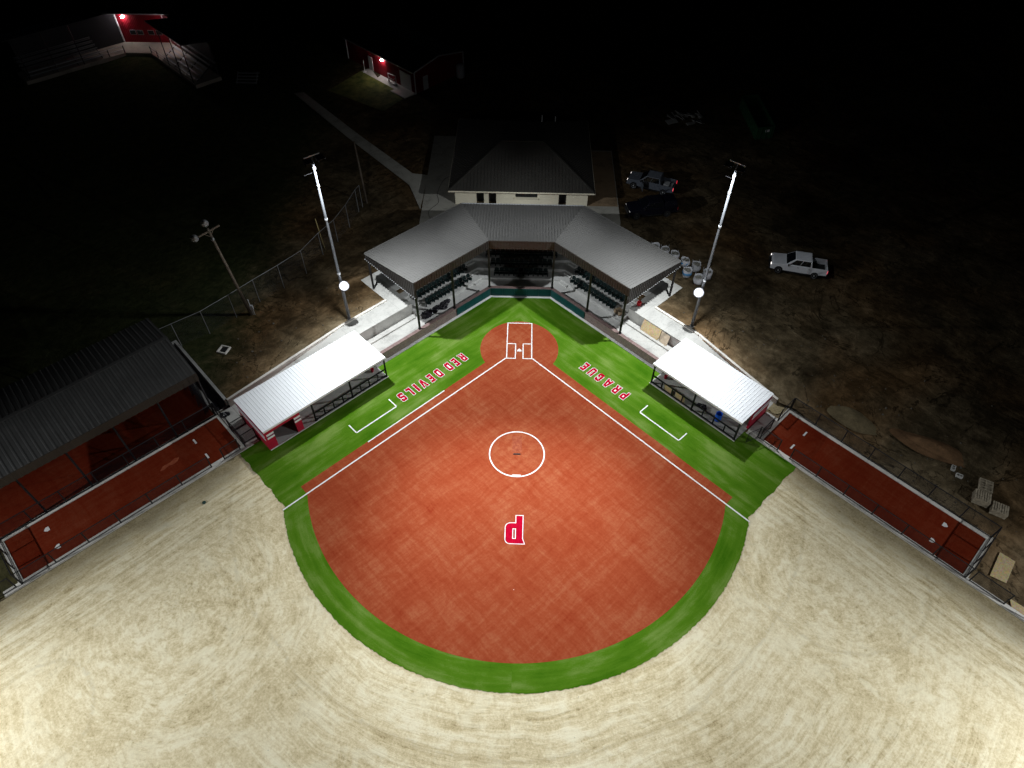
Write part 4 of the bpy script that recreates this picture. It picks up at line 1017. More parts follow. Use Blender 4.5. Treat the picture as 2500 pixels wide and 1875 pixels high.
# concrete catch basin and other small things on the ground
base = Vector((-29.2, -2.2, gz(-29.2, -2.2)))
cb = thing('catch_basin', 'square concrete frame with a dark open grate set in the dirt on the left', 'drain', base, math.radians(-14))
q = MB(); 
for M_, d in (((0, .44), (1.0, .12)), ((0, -.44), (1.0, .12)), ((.44, 0), (.12, .76)), ((-.44, 0), (.12, .76))): q.box((*M_, .06), (*d, .18))
q.build('frame', M_CURB, cb); q = MB(); q.box((0, 0, -.02), (.76, .76, .02)); q.build('dark_hole_slab', M_BLACK, cb)  # black slab inside the frame stands for the dark of the hole

# ================================================================== concession building
org = Vector((-.17, 31, H1))
b_ = thing('concession_building', 'cream walled building with a dark hip roof right behind the grandstand', 'building', org)
X0, X1, Y0, Y1 = -8.25, 7.88, 23.3, 38.9; ZT = 3.70
op = [(-5.66, -4.73), (-4.17, -3.24), (4.36, 5.30)]
q = MB(org)
xs = [X0]+[v for o_ in op for v in o_]+[X1]
segs = [(X0, op[0][0]), (op[0][1], op[1][0]), (op[1][1], -.9), (1.77, op[2][0]), (op[2][1], X1)]
for a, c_ in segs: q.prism([(a, Y0), (c_, Y0), (c_, Y0+.25), (a, Y0+.25)], H1-.3, ZT)
q.prism([(-.9, Y0), (1.77, Y0), (1.77, Y0+.25), (-.9, Y0+.25)], H1-.3, 2.42)
q.prism([(X0, Y0+.252), (X0+.25, Y0+.252), (X0+.25, Y1), (X0, Y1)], H1-.3, ZT); q.prism([(X1-.25, Y0+.252), (X1, Y0+.252), (X1, Y1), (X1-.25, Y1)], H1-.3, ZT); q.prism([(X0+.25, Y1-.25), (X1-.25, Y1-.25), (X1-.25, Y1), (X0+.25, Y1)], H1-.3, ZT)
q.build('wall', M_CREAM, b_)
q = MB(org)
for a, c_ in op:
    q.prism([(a-.004, Y0+.8), (c_+.004, Y0+.8), (c_+.004, Y0+.86), (a-.004, Y0+.86)], H1, ZT)
    dd = MB(org); dd.prism([(a+.03, Y0+.74), (c_-.03, Y0+.74), (c_-.03, Y0+.79), (a+.03, Y0+.79)], H1+.01, 3.5); dd.build('door', M_STEEL, b_)  # doors coloured black to carry the shade of their recess
q.prism([(X0+.25, Y0+.9), (X1-.25, Y0+.9), (X1-.25, Y0+.95), (X0+.25, Y0+.95)], H1, ZT); q.build('inner_wall', M_CONCG, b_)
wn = MB(org); wn.prism([(-.88, Y0+.1), (1.75, Y0+.1), (1.75, Y0+.14), (-.88, Y0+.14)], 2.43, ZT); wn = wn.build('window', M_BLACK, b_)
q = MB(org); q.prism([(-1.0, Y0-.25), (1.87, Y0-.25), (1.87, Y0-.002), (-1.0, Y0-.002)], 2.36, 2.44); q.build('sill', M_CREAM, wn)
EX0, EX1, EY0, EY1, EZ = -8.96, 8.62, 22.37, 40.0, 3.75; AP = Vector((-.17, 31.2, 8.15)); AP2 = Vector((-.17, 31.3, 8.15))
cs = [Vector((EX0, EY0, EZ)), Vector((EX1, EY0, EZ)), Vector((EX1, EY1, EZ)), Vector((EX0, EY1, EZ))]
TPZ = 6.85
f_ = (TPZ-EZ)/(AP.z-EZ)
tc = [c_.lerp(AP, f_) for c_ in cs]; tc[2] = Vector((tc[1].x, 33.4, TPZ)); tc[3] = Vector((tc[0].x, 33.4, TPZ))
for k in range(4):
    a, c_ = cs[k], cs[(k+1) % 4]; ta, tb = tc[k], tc[(k+1) % 4]
    q = MB(org); q.face([a, c_, tb, ta])
    d = (c_-a); L_ = d.length; d.normalize(); ua = (ta-a).dot(d); ub = (tb-a).dot(d)
    nr = (tb-a)-d*ub; t = .25
    while t < L_-.2:
        g_ = min(1, t/ua if t < ua else 1, (L_-t)/(L_-ub) if t > ub else 1)
        p0 = a+d*t; p1 = p0+nr*g_
        if g_ > .03: q.bar(p0+Vector((0, 0, .015)), p1+Vector((0, 0, .015)), .05, .06)
        t += .405
    q.build('roof_panel', M_DARKR, b_)
    q = MB(org); q.bar(a, ta+Vector((0, 0, .03)), .22, .06); q.build('hip_cap', M_DARKR, b_)
q = MB(org); q.hexa([v-Vector((0, 0, .02)) for v in tc], [v+Vector((0, 0, .06)) for v in tc]); q.build('roof_deck', M_DARKR, b_)
q = MB(org); q.prism([(EX0, EY0-.03), (EX1, EY0-.03), (EX1, EY0-.002), (EX0, EY0-.002)], EZ-.16, EZ+.02); q.prism([(EX0-.03, EY0), (EX0-.002, EY0), (EX0-.002, EY1), (EX0-.03, EY1)], EZ-.16, EZ+.02); q.prism([(EX1+.002, EY0), (EX1+.03, EY0), (EX1+.03, EY1), (EX1+.002, EY1)], EZ-.16, EZ+.02); q.build('eave_trim', M_CREAM, b_)
q = MB(org); q.face([(EX0, EY0, EZ-.05), (EX1, EY0, EZ-.05), (EX1, EY1, EZ-.05), (EX0, EY1, EZ-.05)]); q.build('soffit', M_CREAM, b_)
for x, y, z in ((2.2, 33.5, 7.0), (3.95, 35.0, 6.1)):
    q = MB(org); q.tube([(x, y, z-.6), (x, y, z+.75)], .06, 10); q.build('vent_pipe', M_WHITE, b_)
# ================================================================== pickup trucks
def pickup(loc, ang, paint, label, topper=False, door_open=False, lit=True, bedload=False):
    t = thing('pickup_truck', label, 'pickup truck', loc, ang); t.scale = (1, 1, 1.12)
    mp = m_metal('car_paint_'+paint[0], paint[1], .25, 0., .05)
    gl = simple('dark_glass', (.004, .005, .007), .12, 0, .1, 1, .3)
    def archpoly(xs, zt, z0, wheels):
        P = [(xs[0], z0)]
        P += []
        return P
    def side(y0, y1, poly):
        q = MB(); q.hexa([(x, y0, z) for x, z in poly], [(x, y1, z) for x, z in poly]); return q
    def arch(cx, r=.455, c0=.42, n=9, z0=.48):
        a0 = math.asin((z0-c0)/r); a0 = max(a0, .1); return [(cx+r*math.cos(a), c0+r*math.sin(a)) for a in lin(a0, PI-a0, n)]
    front = [(2.86, .52), (2.9, .85), (2.82, 1.05), (2.62, 1.12), (1.3, 1.22), (-1.38, 1.25), (-1.38, .48)]+arch(1.95)[::-1]
    q = side(-1.0, 1.0, front); q.build('body', mp, t, bevel=.04)
    for y0, y1 in ((.92, 1.0), (-1.0, -.92)):
        q = side(y0, y1, [(-1.385, 1.27), (-3.02, 1.29), (-3.05, .62)]+arch(-1.85)+[(-1.385, .48)]); q.build('bed_side', mp, t, bevel=.02)
    q = MB(); q.box((-3.0, 0, .96), (.07, 1.83, .6)); q.build('tailgate', mp, t, bevel=.02)
    q = MB(); q.box((-2.2, 0, .66), (1.6, 1.83, .06)); q.build('bed_floor', M_BLACK, t)
    if bedload:
        q = MB(); q.box((-2.0, .1, .95), (.7, .9, .5)); q.box((-2.6, -.4, .85), (.3, .5, .3)); q.build('tool_box', M_GALV, t, bevel=.02)
    lo = [(1.32, -.96, 1.215), (1.32, .96, 1.215), (-1.36, .96, 1.255), (-1.36, -.96, 1.255)]
    hi = [(.46, -.77, 1.86), (.46, .77, 1.86), (-1.2, .77, 1.89), (-1.2, -.77, 1.89)]
    q = MB(); q.hexa(lo, hi); 
    for y in (-.5, -.25, 0, .25, .5): q.bar((.34, y, 1.868), (-1.1, y, 1.893), .09, .03)
    q.build('cab', mp, t, bevel=.03)
    lo = [Vector(v) for v in lo]; hi = [Vector(v) for v in hi]
    def pane(a, b, c, d, n_, name='window'):
        q = MB(); n_ = Vector(n_)*.015; q.hexa([a+n_, b+n_, c+n_, d+n_], [v+n_*1.8 for v in (a, b, c, d)]); q.build(name, gl, t)
    L = lambda a, b, f: a.lerp(b, f)
    pane(L(L(lo[0], lo[1], .04), L(hi[0], hi[1], .04), .03), L(L(lo[0], lo[1], .96), L(hi[0], hi[1], .96), .03), L(L(lo[0], lo[1], .94), L(hi[0], hi[1], .94), .92), L(L(lo[0], lo[1], .06), L(hi[0], hi[1], .06), .92), (.6, 0, .8), 'windscreen')
    for i, j, sg in ((1, 2, 1), (0, 3, -1)):
        for f0, f1, g0, g1 in ((.10, .50, .05, .46), (.515, .93, .475, .93)):
            pane(L(L(lo[i], lo[j], f0), L(hi[i], hi[j], g0), .08), L(L(lo[i], lo[j], f1), L(hi[i], hi[j], g1), .08), L(L(lo[i], lo[j], f1), L(hi[i], hi[j], g1), .86), L(L(lo[i], lo[j], f0+.03), L(hi[i], hi[j], g0+.03), .86), (0, sg, .3))
        q = MB(); q.box((1.1, sg*1.08, 1.24), (.12, .22, .2)); q.build('wing_mirror', M_BLACK, t, bevel=.03)
        for x in (.05, -1.15):
            q = MB(); q.box((x, sg*1.006, 1.05), (.18, .02, .035)); q.build('door_handle', M_BLACK, t)
        for x in (1.95, -1.85):
            q = MB(); q.lathe((x, sg*.885, .42), [(.27, -.13), (.40, -.13), (.42, -.09), (.42, .09), (.40, .13), (.27, .13)], 24, 'y'); wh = q.build('wheel', M_BLACK, t, smooth=False)
            q = MB(); 
            q.lathe((x, sg*(.885+.12), .42), [(.27, -.02), (.27, .015), (.22, -.005), (.10, .0), (.06, .02)], 20, 'y')
            q.build('rim', M_SHEDR if topper else M_GALV, wh)
        q = MB(); q.box((2.80, sg*.78, .93), (.16, .36, .16)); hl = q.build('headlight', M_HEAD if lit else M_RUB, t, bevel=.03)
        q = MB(); q.box((-3.035, sg*.93, 1.02), (.06, .16, .36)); q.build('tail_light', M_TAIL if lit else M_TAILO, t, bevel=.02)
        q = MB(); q.bar((1.3, sg*1.02, .42), (-1.2, sg*1.02, .42), .12, .06); q.build('running_board', M_BLACK, t)
    q = MB(); q.box((2.9, 0, .58), (.18, 1.96, .26)); q.build('front_bumper', M_BLACK, t, bevel=.04); q = MB(); q.box((-3.1, 0, .58), (.16, 1.9, .2)); q.build('rear_bumper', M_BLACK, t, bevel=.04)
    q = MB(); q.box((2.88, 0, .90), (.06, 1.2, .26)); q.build('grille', M_BLACK, t)
    if topper:
        q = MB(); q.hexa([(-1.39, -.97, 1.295), (-1.39, .97, 1.295), (-3.02, .97, 1.30), (-3.02, -.97, 1.30)], [(-1.41, -.78, 1.85), (-1.41, .78, 1.85), (-2.85, .78, 1.84), (-2.85, -.78, 1.84)]); q.build('bed_canopy', mp, t, bevel=.04)
    if door_open:
        q = MB(); q.hexa([(1.0, 1.01, .5), (1.05, 1.01, .5), (.55, 1.95, .5), (.5, 1.93, .5)], [(1.0, 1.01, 1.24), (1.05, 1.01, 1.24), (.55, 1.95, 1.24), (.5, 1.93, 1.24)])
        q.bar((1.0, 1.02, 1.24), (.72, 1.5, 1.78), .04); q.bar((.72, 1.5, 1.78), (.53, 1.93, 1.24), .04); q.build('open_door', mp, t)
        q = MB(); q.box((.52, .995, .92), (.95, .03, .72)); q.build('dark_doorway_slab', M_BLACK, t)  # black slab put in for the shade inside the cab
    return t
M_HEAD = glow('emissive_headlight', (1., .9, .85), 2.2); M_TAIL = glow('lit_tail_light', (1., .02, .05), .9)  # headlights given a mild emission
M_TAILO = simple('tail_light_red', (.4, .01, .02), .3)
pickup((30.5, 11.8, gz(30.5, 11.8)), math.radians(166.4), ('white', (.72, .74, .78)), 'white crew-cab pickup standing alone on the dark dirt at the right')
pickup((16.1, 27.66, gz(16.1, 27.66)), math.radians(158), ('silver', (.10, .112, .135)), 'silver pickup with its driver door open, by the right side of the concession building', door_open=True, bedload=True)
pickup((15.46, 22.16, gz(15.46, 22.16)), math.radians(190), ('navy', (.005, .005, .010)), 'dark navy pickup with a canopy over its bed, by the grandstand', topper=True, lit=False)

# ================================================================== bulk bags
M_BAG = simple('woven_white_bag', (.62, .63, .66), .75, 0, .14, 5); M_BAGB = simple('blue_print', (.10, .28, .52), .7, 0, .15, 4)
BL = ['white bulk bag of rubble half hidden behind the grandstand roof edge', 'second white bulk bag in the row starting at the grandstand roof edge', 'third white bulk bag in the row starting at the grandstand roof edge', 'white bulk bag with an upright strap, just clear of the grandstand roof corner', 'white bulk bag behind the blue printed one near the roof corner', 'white bulk bag with a blue printed band, closest to the roof corner', 'white bulk bag directly behind the right floodlight pole', 'white bulk bag closest to the glare of the right floodlight']
for k, (x, y) in enumerate(((15.18, 14.75), (16.24, 14.2), (17.26, 13.4), (18.3, 12.4), (19.4, 11.65), (18.26, 10.65), (20.35, 10.2), (19.25, 9.4))):
    z = gz(x, y); base = Vector((x, y, z-.03)); random.seed(40+k)
    t = thing('bulk_bag', BL[k], 'bulk bag', base, 0, 'bulk bags behind the grandstand')
    h = .9+random.uniform(-.12, .08); q = MB(base)
    q.lathe(base, [(.40, 0), (.47, .12), (.49, .4), (.47, h-.1), (.44, h), (.47, h+.05), (.44, h+.05), (.41, h-.05), (.40, h-.2)], 20, sq=.45, cap=(True, False), jit=.05)
    q.v = [v+Vector((.05*math.sin(v.z*9+k), .05*math.cos(v.z*7+k*2), .05*math.sin(6*v.x+k)*min(1, max(0, v.z)))) for v in q.v]
    q.build('bag_body', M_BAG, t, smooth=True)
    q = MB(base); n = 12; i0 = 0
    for a in range(n): 
        for r_ in (.40, .25): q.v.append(Vector((r_*math.cos(2*PI*a/n), r_*math.sin(2*PI*a/n), h-.18+random.uniform(-.02, .14))))
    q.v.append(Vector((0, 0, h-.0)))
    for a in range(n):
        c_ = (a+1) % n; q.f += [(2*a, 2*c_, 2*c_+1, 2*a+1), (2*a+1, 2*c_+1, 2*n)]
    for _ in range(9):
        u = random.uniform(0, 2*PI); r_ = random.uniform(0, .3); q.box(base+Vector((r_*math.cos(u), r_*math.sin(u), h-.05)), [random.uniform(.08, .2) for _ in range(3)], Matrix.Rotation(random.uniform(0, 3), 3, (random.random(), random.random(), .5)))
    q.build('rubble', M_GRAVEL, t)
    q = MB(base)
    for a in (.8, 2.4, 3.9, 5.5):
        u = Vector((.52*math.cos(a), .52*math.sin(a), h)); q.bar(base+u-Vector((0, 0, .3)), base+u*1.02+Vector((random.uniform(-.1, .1), 0, random.choice((.02, .06, .25)))), .06, .015)
    q.build('lifting_strap', M_BAG, t)
    if k in (3, 5):
        q = MB(base); q.lathe(base, [(.485, .26), (.508, .3), (.508, .56), (.48, .6)], 20, sq=.45, cap=(False, False)); q.v = q.v[:]; q.build('printed_band', M_BAGB, t, smooth=True)
random.seed(7)
# ================================================================== pallets, blocks, boards by the right bullpen
def pallet(org, ang, z0, root=None, name='pallet', label='', lay=1, empty=False):
    t = thing('pallet', label, 'pallet', (org[0], org[1], org[2]), ang, 'wooden pallets beyond the right bullpen')
    for l in range(lay):
        z = .145*l
        for y in (-.5, 0, .5):
            q = MB(); q.box((0, y, z+.065), (1.2, .05, .09)); q.build('bearer', M_PALLET, t)
        q = MB(); n = 5 if empty else 7
        for k in range(n): q.box((-.55+1.1*k/(n-1), 0, z+.122), (.11 if not empty else .09, 1.05, .022))
        for k in range(3): q.box((-.52+.52*k, 0, z+.01), (.1, 1.05, .02))
        q.build('deck_boards', M_PALLET, t)
    return t
z = lambda x, y: gz(x, y)
pallet((40.0, -15.75, z(40, -15.75)), math.radians(-28)+PI/2, 0, label='open framed wooden pallet furthest from the right bullpen fence, by the concrete blocks', lay=2, empty=True)
pallet((39.15, -16.95, z(39.1, -17)), math.radians(-28), 0, label='stack of pale wooden pallets in the middle of the group by the right bullpen', lay=5)
pallet((40.2, -18.0, z(40.2, -18)), math.radians(-30), 0, label='grey stack of pallets furthest along the right bullpen fence', lay=4)
def cinder(x, y, a, lab):
    zz = gz(x, y); q = MB(); 
    for p_, d in (((0, .085, .1), (.4, .03, .2)), ((0, -.085, .1), (.4, .03, .2)), ((.185, 0, .1), (.03, .14, .2)), ((-.185, 0, .1), (.03, .14, .2)), ((0, 0, .1), (.03, .14, .2))): q.box(p_, d)
    o = q.build('concrete_block', M_CONC); o.location = (x, y, zz); o.rotation_euler = (0, 0, a); tag(o, lab, 'concrete block', 'concrete blocks by the pallets')
    o.scale = (1.3, 1.6, 1.2)
cinder(38.0, -13.95, 1.0, 'hollow concrete block lying apart, furthest from the pallets'); cinder(38.25, -14.7, -.5, 'hollow concrete block lying next to the open framed pallet')
def flat_board(P, zz, lab):
    q = MB((P[0][0], P[0][1], zz)); q.prism(P, zz, zz+.03); tag(q.build('chipboard_sheet', M_OSB), lab, 'board')
flat_board([(38.9, -21.65), (39.75, -22.45), (38.2, -24.3), (37.2, -23.7)], .03+max(0, gz(38.5, -23)), 'tan chipboard sheet lying flat on the dirt past the end of the right bullpen')
flat_board([(37.9, -25.55), (39.4, -26.9), (38.8, -27.8), (37.6, -26.6)], .03, 'tan chipboard sheet cut by the right edge of the picture, behind the outfield fence')
# soil heaps
def mound(x, y, rx, ry, h, ang, mat, label, seed):
    rr = random.Random(seed); q = MB((x, y, 0)); n = 40; R = 10; zz = gz(x, y)-.03
    for r in range(R+1):
        f = r/R
        for a in range(n):
            t = 2*PI*a/n; u = rx*f*math.cos(t)*(1+.12*math.sin(3*t+seed)); v = ry*f*math.sin(t)*(1+.1*math.cos(2*t+seed))
            q.v.append(Vector((u*math.cos(ang)-v*math.sin(ang), u*math.sin(ang)+v*math.cos(ang), zz-.02*f+h*(math.cos(PI*f)+1)/2*(1+rr.uniform(-.06, .06)))))
    for r in range(R):
        for a in range(n): q.f.append((r*n+a, r*n+(a+1) % n, (r+1)*n+(a+1) % n, (r+1)*n+a))
    return tag(q.build('soil_heap', mat, smooth=True), label, 'soil heap')
def m_heap(nm, c):
    k = N(nm); p = k.pos(); v = k.vec(p[0], p[1], p[2]); a = k.noise(v, .8, 7, .68, .5); g = k.noise(v, 8, 5, .7)
    f = k.math('ADD', k.math('MULTIPLY', a, .7), k.math('MULTIPLY', g, .3))
    return k.done(k.ramp(f, [(.35, tuple(x*.55 for x in c)), (.65, tuple(x*1.3 for x in c))]), .95, 0, f, .7, .15, .1)
mound(31.3, -8.3, 2.6, 1.5, .45, -.6, m_heap('tan_soil', (.15, .118, .066)), 'tan soil heap beside the right bullpen, nearer the dugout', 2)
mound(37.3, -11.9, 3.6, 1.35, .55, -.5, m_heap('orange_soil', (.15, .085, .043)), 'orange soil heap beside the right bullpen, nearer the pallets', 5)
# loose stones on the bare ground
q = MB(); rr = random.Random(21)
for _ in range(300):
    if rr.random() < .55: s_, n_, sd = rr.uniform(7, 24), 14.3+abs(rr.gauss(0, 4)), rr.choice('LR')
    else: s_, n_, sd = rr.uniform(24, 45), 13.6+abs(rr.gauss(0, 4)), 'R'
    v = W(sd, s_, n_); 
    r_ = abs(rr.gauss(.0, .028))+.018; v.z = gz(v.x, v.y)+hnoise(v.x, v.y)*min(1, max(0, n_-14.2)/3)+r_*.3
    q.box(v, (r_*2.2, r_*1.6, r_*1.2), Matrix.Rotation(rr.uniform(0, 6), 3, (rr.random(), rr.random(), .6)))
o = q.build('loose_stones', simple('pale_stone', (.09, .08, .062), .9, 0, .3, 5)); o['kind'] = 'stuff'
lump('valve_cover', (-26.1, -18.9, 0), [(-26.1, -18.9, .04, .16)], .1, simple('green_plastic', (.02, .06, .05), .6), 'small round green valve cover in the sand near the red dugout wall', 'valve cover', .4)
lump('valve_cover', (-39.2, -27.2, 0), [(-39.25, -27.25, .04, .17)], .1, simple('green_plastic2', (.02, .06, .05), .6), 'small round green valve cover in the sand beside the far end of the left bullpen', 'valve cover', .4)

# ================================================================== red barn
base = Vector((-16.47, 51.98, H1-.05))
B = thing('red_shed', 'dark red metal shed with white trim and a lit wall lamp, beyond the sidewalk', 'shed', base)
uL = Vector((-12.32, 11.87, 0)); uL_l = uL.length; uL.normalize(); uR = Vector((6.63, 7.54, 0)); uRl = uR.length; uR.normalize(); up = Vector((0, 0, 1)); Hh = 3.2
nL = Vector((-uL.y, uL.x, 0)); nL = nL if nL.y < 0 else -nL
nR_ = Vector((-uR.y, uR.x, 0)); nR_ = nR_ if nR_.y < 0 else -nR_
q = MB(base); A = base; c1_ = base+uL*uL_l; c2_ = base+uR*uRl; c3_ = c1_+uR*uRl
rg0 = base+uR*uRl/2+up*(Hh+.9); rg1 = c1_+uR*uRl/2+up*(Hh+.9)
for P in ([A, c1_, c1_+up*Hh, A+up*Hh], [A, c2_, c2_+up*Hh, rg0, A+up*Hh], [c1_, c3_, c3_+up*Hh, rg1, c1_+up*Hh], [c2_, c3_, c3_+up*Hh, c2_+up*Hh]): q.face(P)
t = .2
while t < uL_l: q.bar(A+uL*t+nL*.015, A+uL*t+nL*.015+up*Hh, .06, .04); t += .3
t = .2
while t < uRl: q.bar(A+uR*t+nR_*.015, A+uR*t+nR_*.015+up*(Hh-.1), .06, .04); t += .3
q.build('wall', M_BARN, B, recalc=False)
q = MB(base); ov = nL*.35; 
for P in ([A+up*Hh+ov-up*.06, c1_+up*Hh+ov-up*.06, rg1, rg0], [c2_+up*Hh, c3_+up*Hh, rg1, rg0]): q.face([v+up*.05 for v in P])
q.build('roof', M_STEEL, B)
q = MB(base); e1 = A+up*Hh+ov; e2 = c1_+up*Hh+ov
q.bar(e1-up*.02, e2-up*.02, .12, .14); q.bar(A+up*Hh+nR_*.06, rg0+nR_*.06, .1, .18); q.bar(rg0+nR_*.06, c2_+up*Hh+nR_*.06, .1, .18)
for v in (A+nL*.06+nR_*.06, c1_+nL*.06, c2_+nR_*.06): q.bar(v, v+up*Hh, .16)
q.build('trim', M_WHITE, B)
def on_wall(u, n, t0, t1, z0, z1, off=.05): return [A+u*t0+n*off+up*z0, A+u*t1+n*off+up*z0, A+u*t1+n*off+up*z1, A+u*t0+n*off+up*z1]
def door_on(name, u, n, t0, t1, z1, mt):
    q = MB(base); P = on_wall(u, n, t0, t1, .02, z1); q.hexa(P, [v+n*.05 for v in P]); return q.build(name, mt, B)
door_on('garage_door', uL, nL, .9, 3.5, 2.5, M_WHITE); door_on('door', uL, nL, 10.4, 11.5, 2.15, M_WHITE); door_on('door', uR, nR_, 1.5, 2.5, 2.1, M_WHITE)
lp = A+uL*7.6+nL*.22+up*2.75
q = MB(base); q.box(lp-nL*.1+up*.12, (.3, .3, .12)); hs = q.build('lamp_housing', M_STEEL, B)
q = MB(base); q.lathe(lp, [(.08, -.16), (.2, -.08), (.2, .08), (.08, .1)], 12); q.build('lamp_glass', M_WPACK, hs)
point('wall_lamp', lp+nL*.22-up*.1, 30, .08, (1., .9, .86))
q = MB(); z_ = H1+.005; A_ = A
P = [A_+nL*.0, A_+uL*11.8, A_+uL*11.8+nL*1.45, A_+uL*3.4+nL*1.45, A_+uL*3.4+nL*2.3, A_+nL*2.2]
q.prism([(v.x, v.y) for v in P], H1-.3, z_); struct(q.build('shed_slab', M_CONC))
q = MB(); P = [A_+uL*12+nL*1.3, A_+uL*3.5+nL*1.5, A_+uL*3.5+nL*2.3, A_+nL*2.5, A_-uL*1+nL*7, A_+uL*10+nL*9]
q.tess([[(v.x, v.y) for v in P]], H1+.0); 
kk = N('lawn'); pp = kk.pos(); ff = kk.noise(kk.vec(pp[0], pp[1]), .8, 7, .7); struct(flipup(q.build('lawn', kk.done(kk.ramp(ff, [(.35, (.035, .06, .008)), (.65, (.15, .16, .035))]), .95, 0, ff, .5, .1), recalc=False)))
# white tubular hand cart standing before the shed wall, tank at its far side
cb_ = A+uL*5.0+nL*.55; cart = thing('hand_cart', 'white tubular steel cart leaning upright before the red shed wall', 'cart', cb_)
q = MB(cb_); w_ = uL*.95
q.tube([cb_-w_+up*.1, cb_-w_+up*1.55, cb_+w_+up*1.35, cb_+w_+up*.1], .06, 8); q.tube([cb_-w_+up*1.2, cb_-w_*.3+up*.75, cb_+w_*.5+up*.7, cb_+w_+up*.9], .05, 8); q.tube([cb_-w_+up*.35+nL*.2, cb_+up*.25+nL*.5, cb_+w_+up*.35+nL*.2], .05, 8); q.tube([cb_-w_+up*.5, cb_+w_+up*.5], .05, 8); q.build('cart_frame', M_WHITE, cart, smooth=True)
for sg in (-1, 1):
    q = MB(cb_); q.lathe(cb_+w_*sg+up*.16, [(.05, -.05), (.16, -.05), (.16, .05), (.05, .05)], 14, 'y'); q.build('wheel', M_BLACK, cart)
v = A+uL*11.2+nL*1.2; q = MB(v); q.tube([v, v+up*1.9], .05, 8); q.box(v+up*.05, (.5, .5, .08)); tag(q.build('steel_post', M_WHITE), 'short white post standing at the lawn edge by the red shed door', 'post')
v = A+uR*8.6+nR_*.8; q = MB(v); q.lathe(v, [(.62, 0), (.66, .06), (.66, 1.7), (.5, 1.9), (.15, 1.98)], 22); tag(q.build('water_tank', M_BAG, smooth=True), 'pale upright tank at the right end of the red shed', 'tank')

# ================================================================== the other ballpark's grandstand, far left
base = Vector((-62.8, 66, H1)); zP = 1.8
Sx = thing('far_grandstand', 'red walled grandstand with bleachers and two lit lamps in the far left corner', 'grandstand', base)
cx0, cx1, cy = -66.7, -59.0, 67.4
def far(n, sd, t): 
    """point n metres in front of the wall, t along the left or right wing from the corner"""
    k = math.tan(PI/8); x0 = cx1 if sd == 'R' else cx0; sg = 1 if sd == 'R' else -1
    u = Vector((sg*RT, -RT, 0)); nn = Vector((-sg*RT, -RT, 0)); return Vector((x0, cy, 0))+u*t+nn*n
dwall = 4.2
q = MB(base); 
q.prism([(cx0-1.6, cy-dwall), (cx1+1.6-3.2, cy-dwall), (cx1, cy), (cx0, cy)], H1-.3, zP) if False else None
def q4(n0, n1, t0, t1, sd, z0, z1, qq):
    P = [far(n0, sd, t0), far(n0, sd, t1), far(n1, sd, t1), far(n1, sd, t0)]; qq.prism([(v.x, v.y) for v in P], z0, z1)
kx = math.tan(PI/8)
q.prism([(cx0+dwall*kx, cy-dwall), (cx1-dwall*kx, cy-dwall), (cx1, cy), (cx0, cy)], H1-.3, zP)
q4(0, dwall, dwall*kx*0+.0, 17, 'R', H1-.3, zP-.004, q); q4(0, dwall, 0, 17, 'L', H1-.3, zP-.004, q)
q.build('platform', M_CONCD, Sx)
q = MB(base)
for z0_, z1_, y_ in ((zP, zP+.5, 0),): pass
hw = 4.6
q.prism([(cx0, cy), (cx1, cy), (cx1, cy+.2), (cx0, cy+.2)], zP, zP+hw)
x = cx0+.2
while x < cx1: q.box((x, cy-.02, zP+hw/2), (.07, .04, hw)); x += .3
q4(-.2, -.003, 0, 4.4, 'R', zP, zP+hw, q)
q.build('wall', M_BARN, Sx)
q = MB(base); q4(-.2, -.003, 4.404, 16, 'R', zP, zP+hw, q); q.build('shaded_wing_wall', M_STEEL, Sx); q = MB(base); q4(-.2, -.003, 0, 16, 'L', zP, zP+hw, q); q.build('shaded_wing_wall', M_STEEL, Sx)  # wing walls coloured black for the darkness away from the lamps
q = MB(base)
for x in (cx0, cx1): q.box((x, cy-.08, zP+hw/2), (.18, .14, hw))
q.build('trim', M_WHITE, Sx)
for x0 in (-65.2, -64.0, -62.2, -60.9):
    q = MB(base); q.box((x0+.5, cy-.06, zP+1.55), (1.0, .06, .75)); f_ = q.build('window', M_OLDG, Sx); q = MB(base); q.box((x0+.5, cy-.1, zP+1.57), (.86, .03, .6)); q.build('pane', M_BLACK, f_)
for i, v in enumerate((Vector((-65.4, cy-.25, zP+4.0)), far(.3, 'R', 3.2)+up*(zP+3.2))):
    q = MB(base); q.lathe(v, [(.08, -.18), (.24, -.1), (.24, .1), (.08, .16)], 12); q.build('wall_lamp', M_WPACK, Sx)
    point('wall_lamp', v+Vector((0, -.3, -.1)), (14, 9)[i], .08, (1., .9, .88))
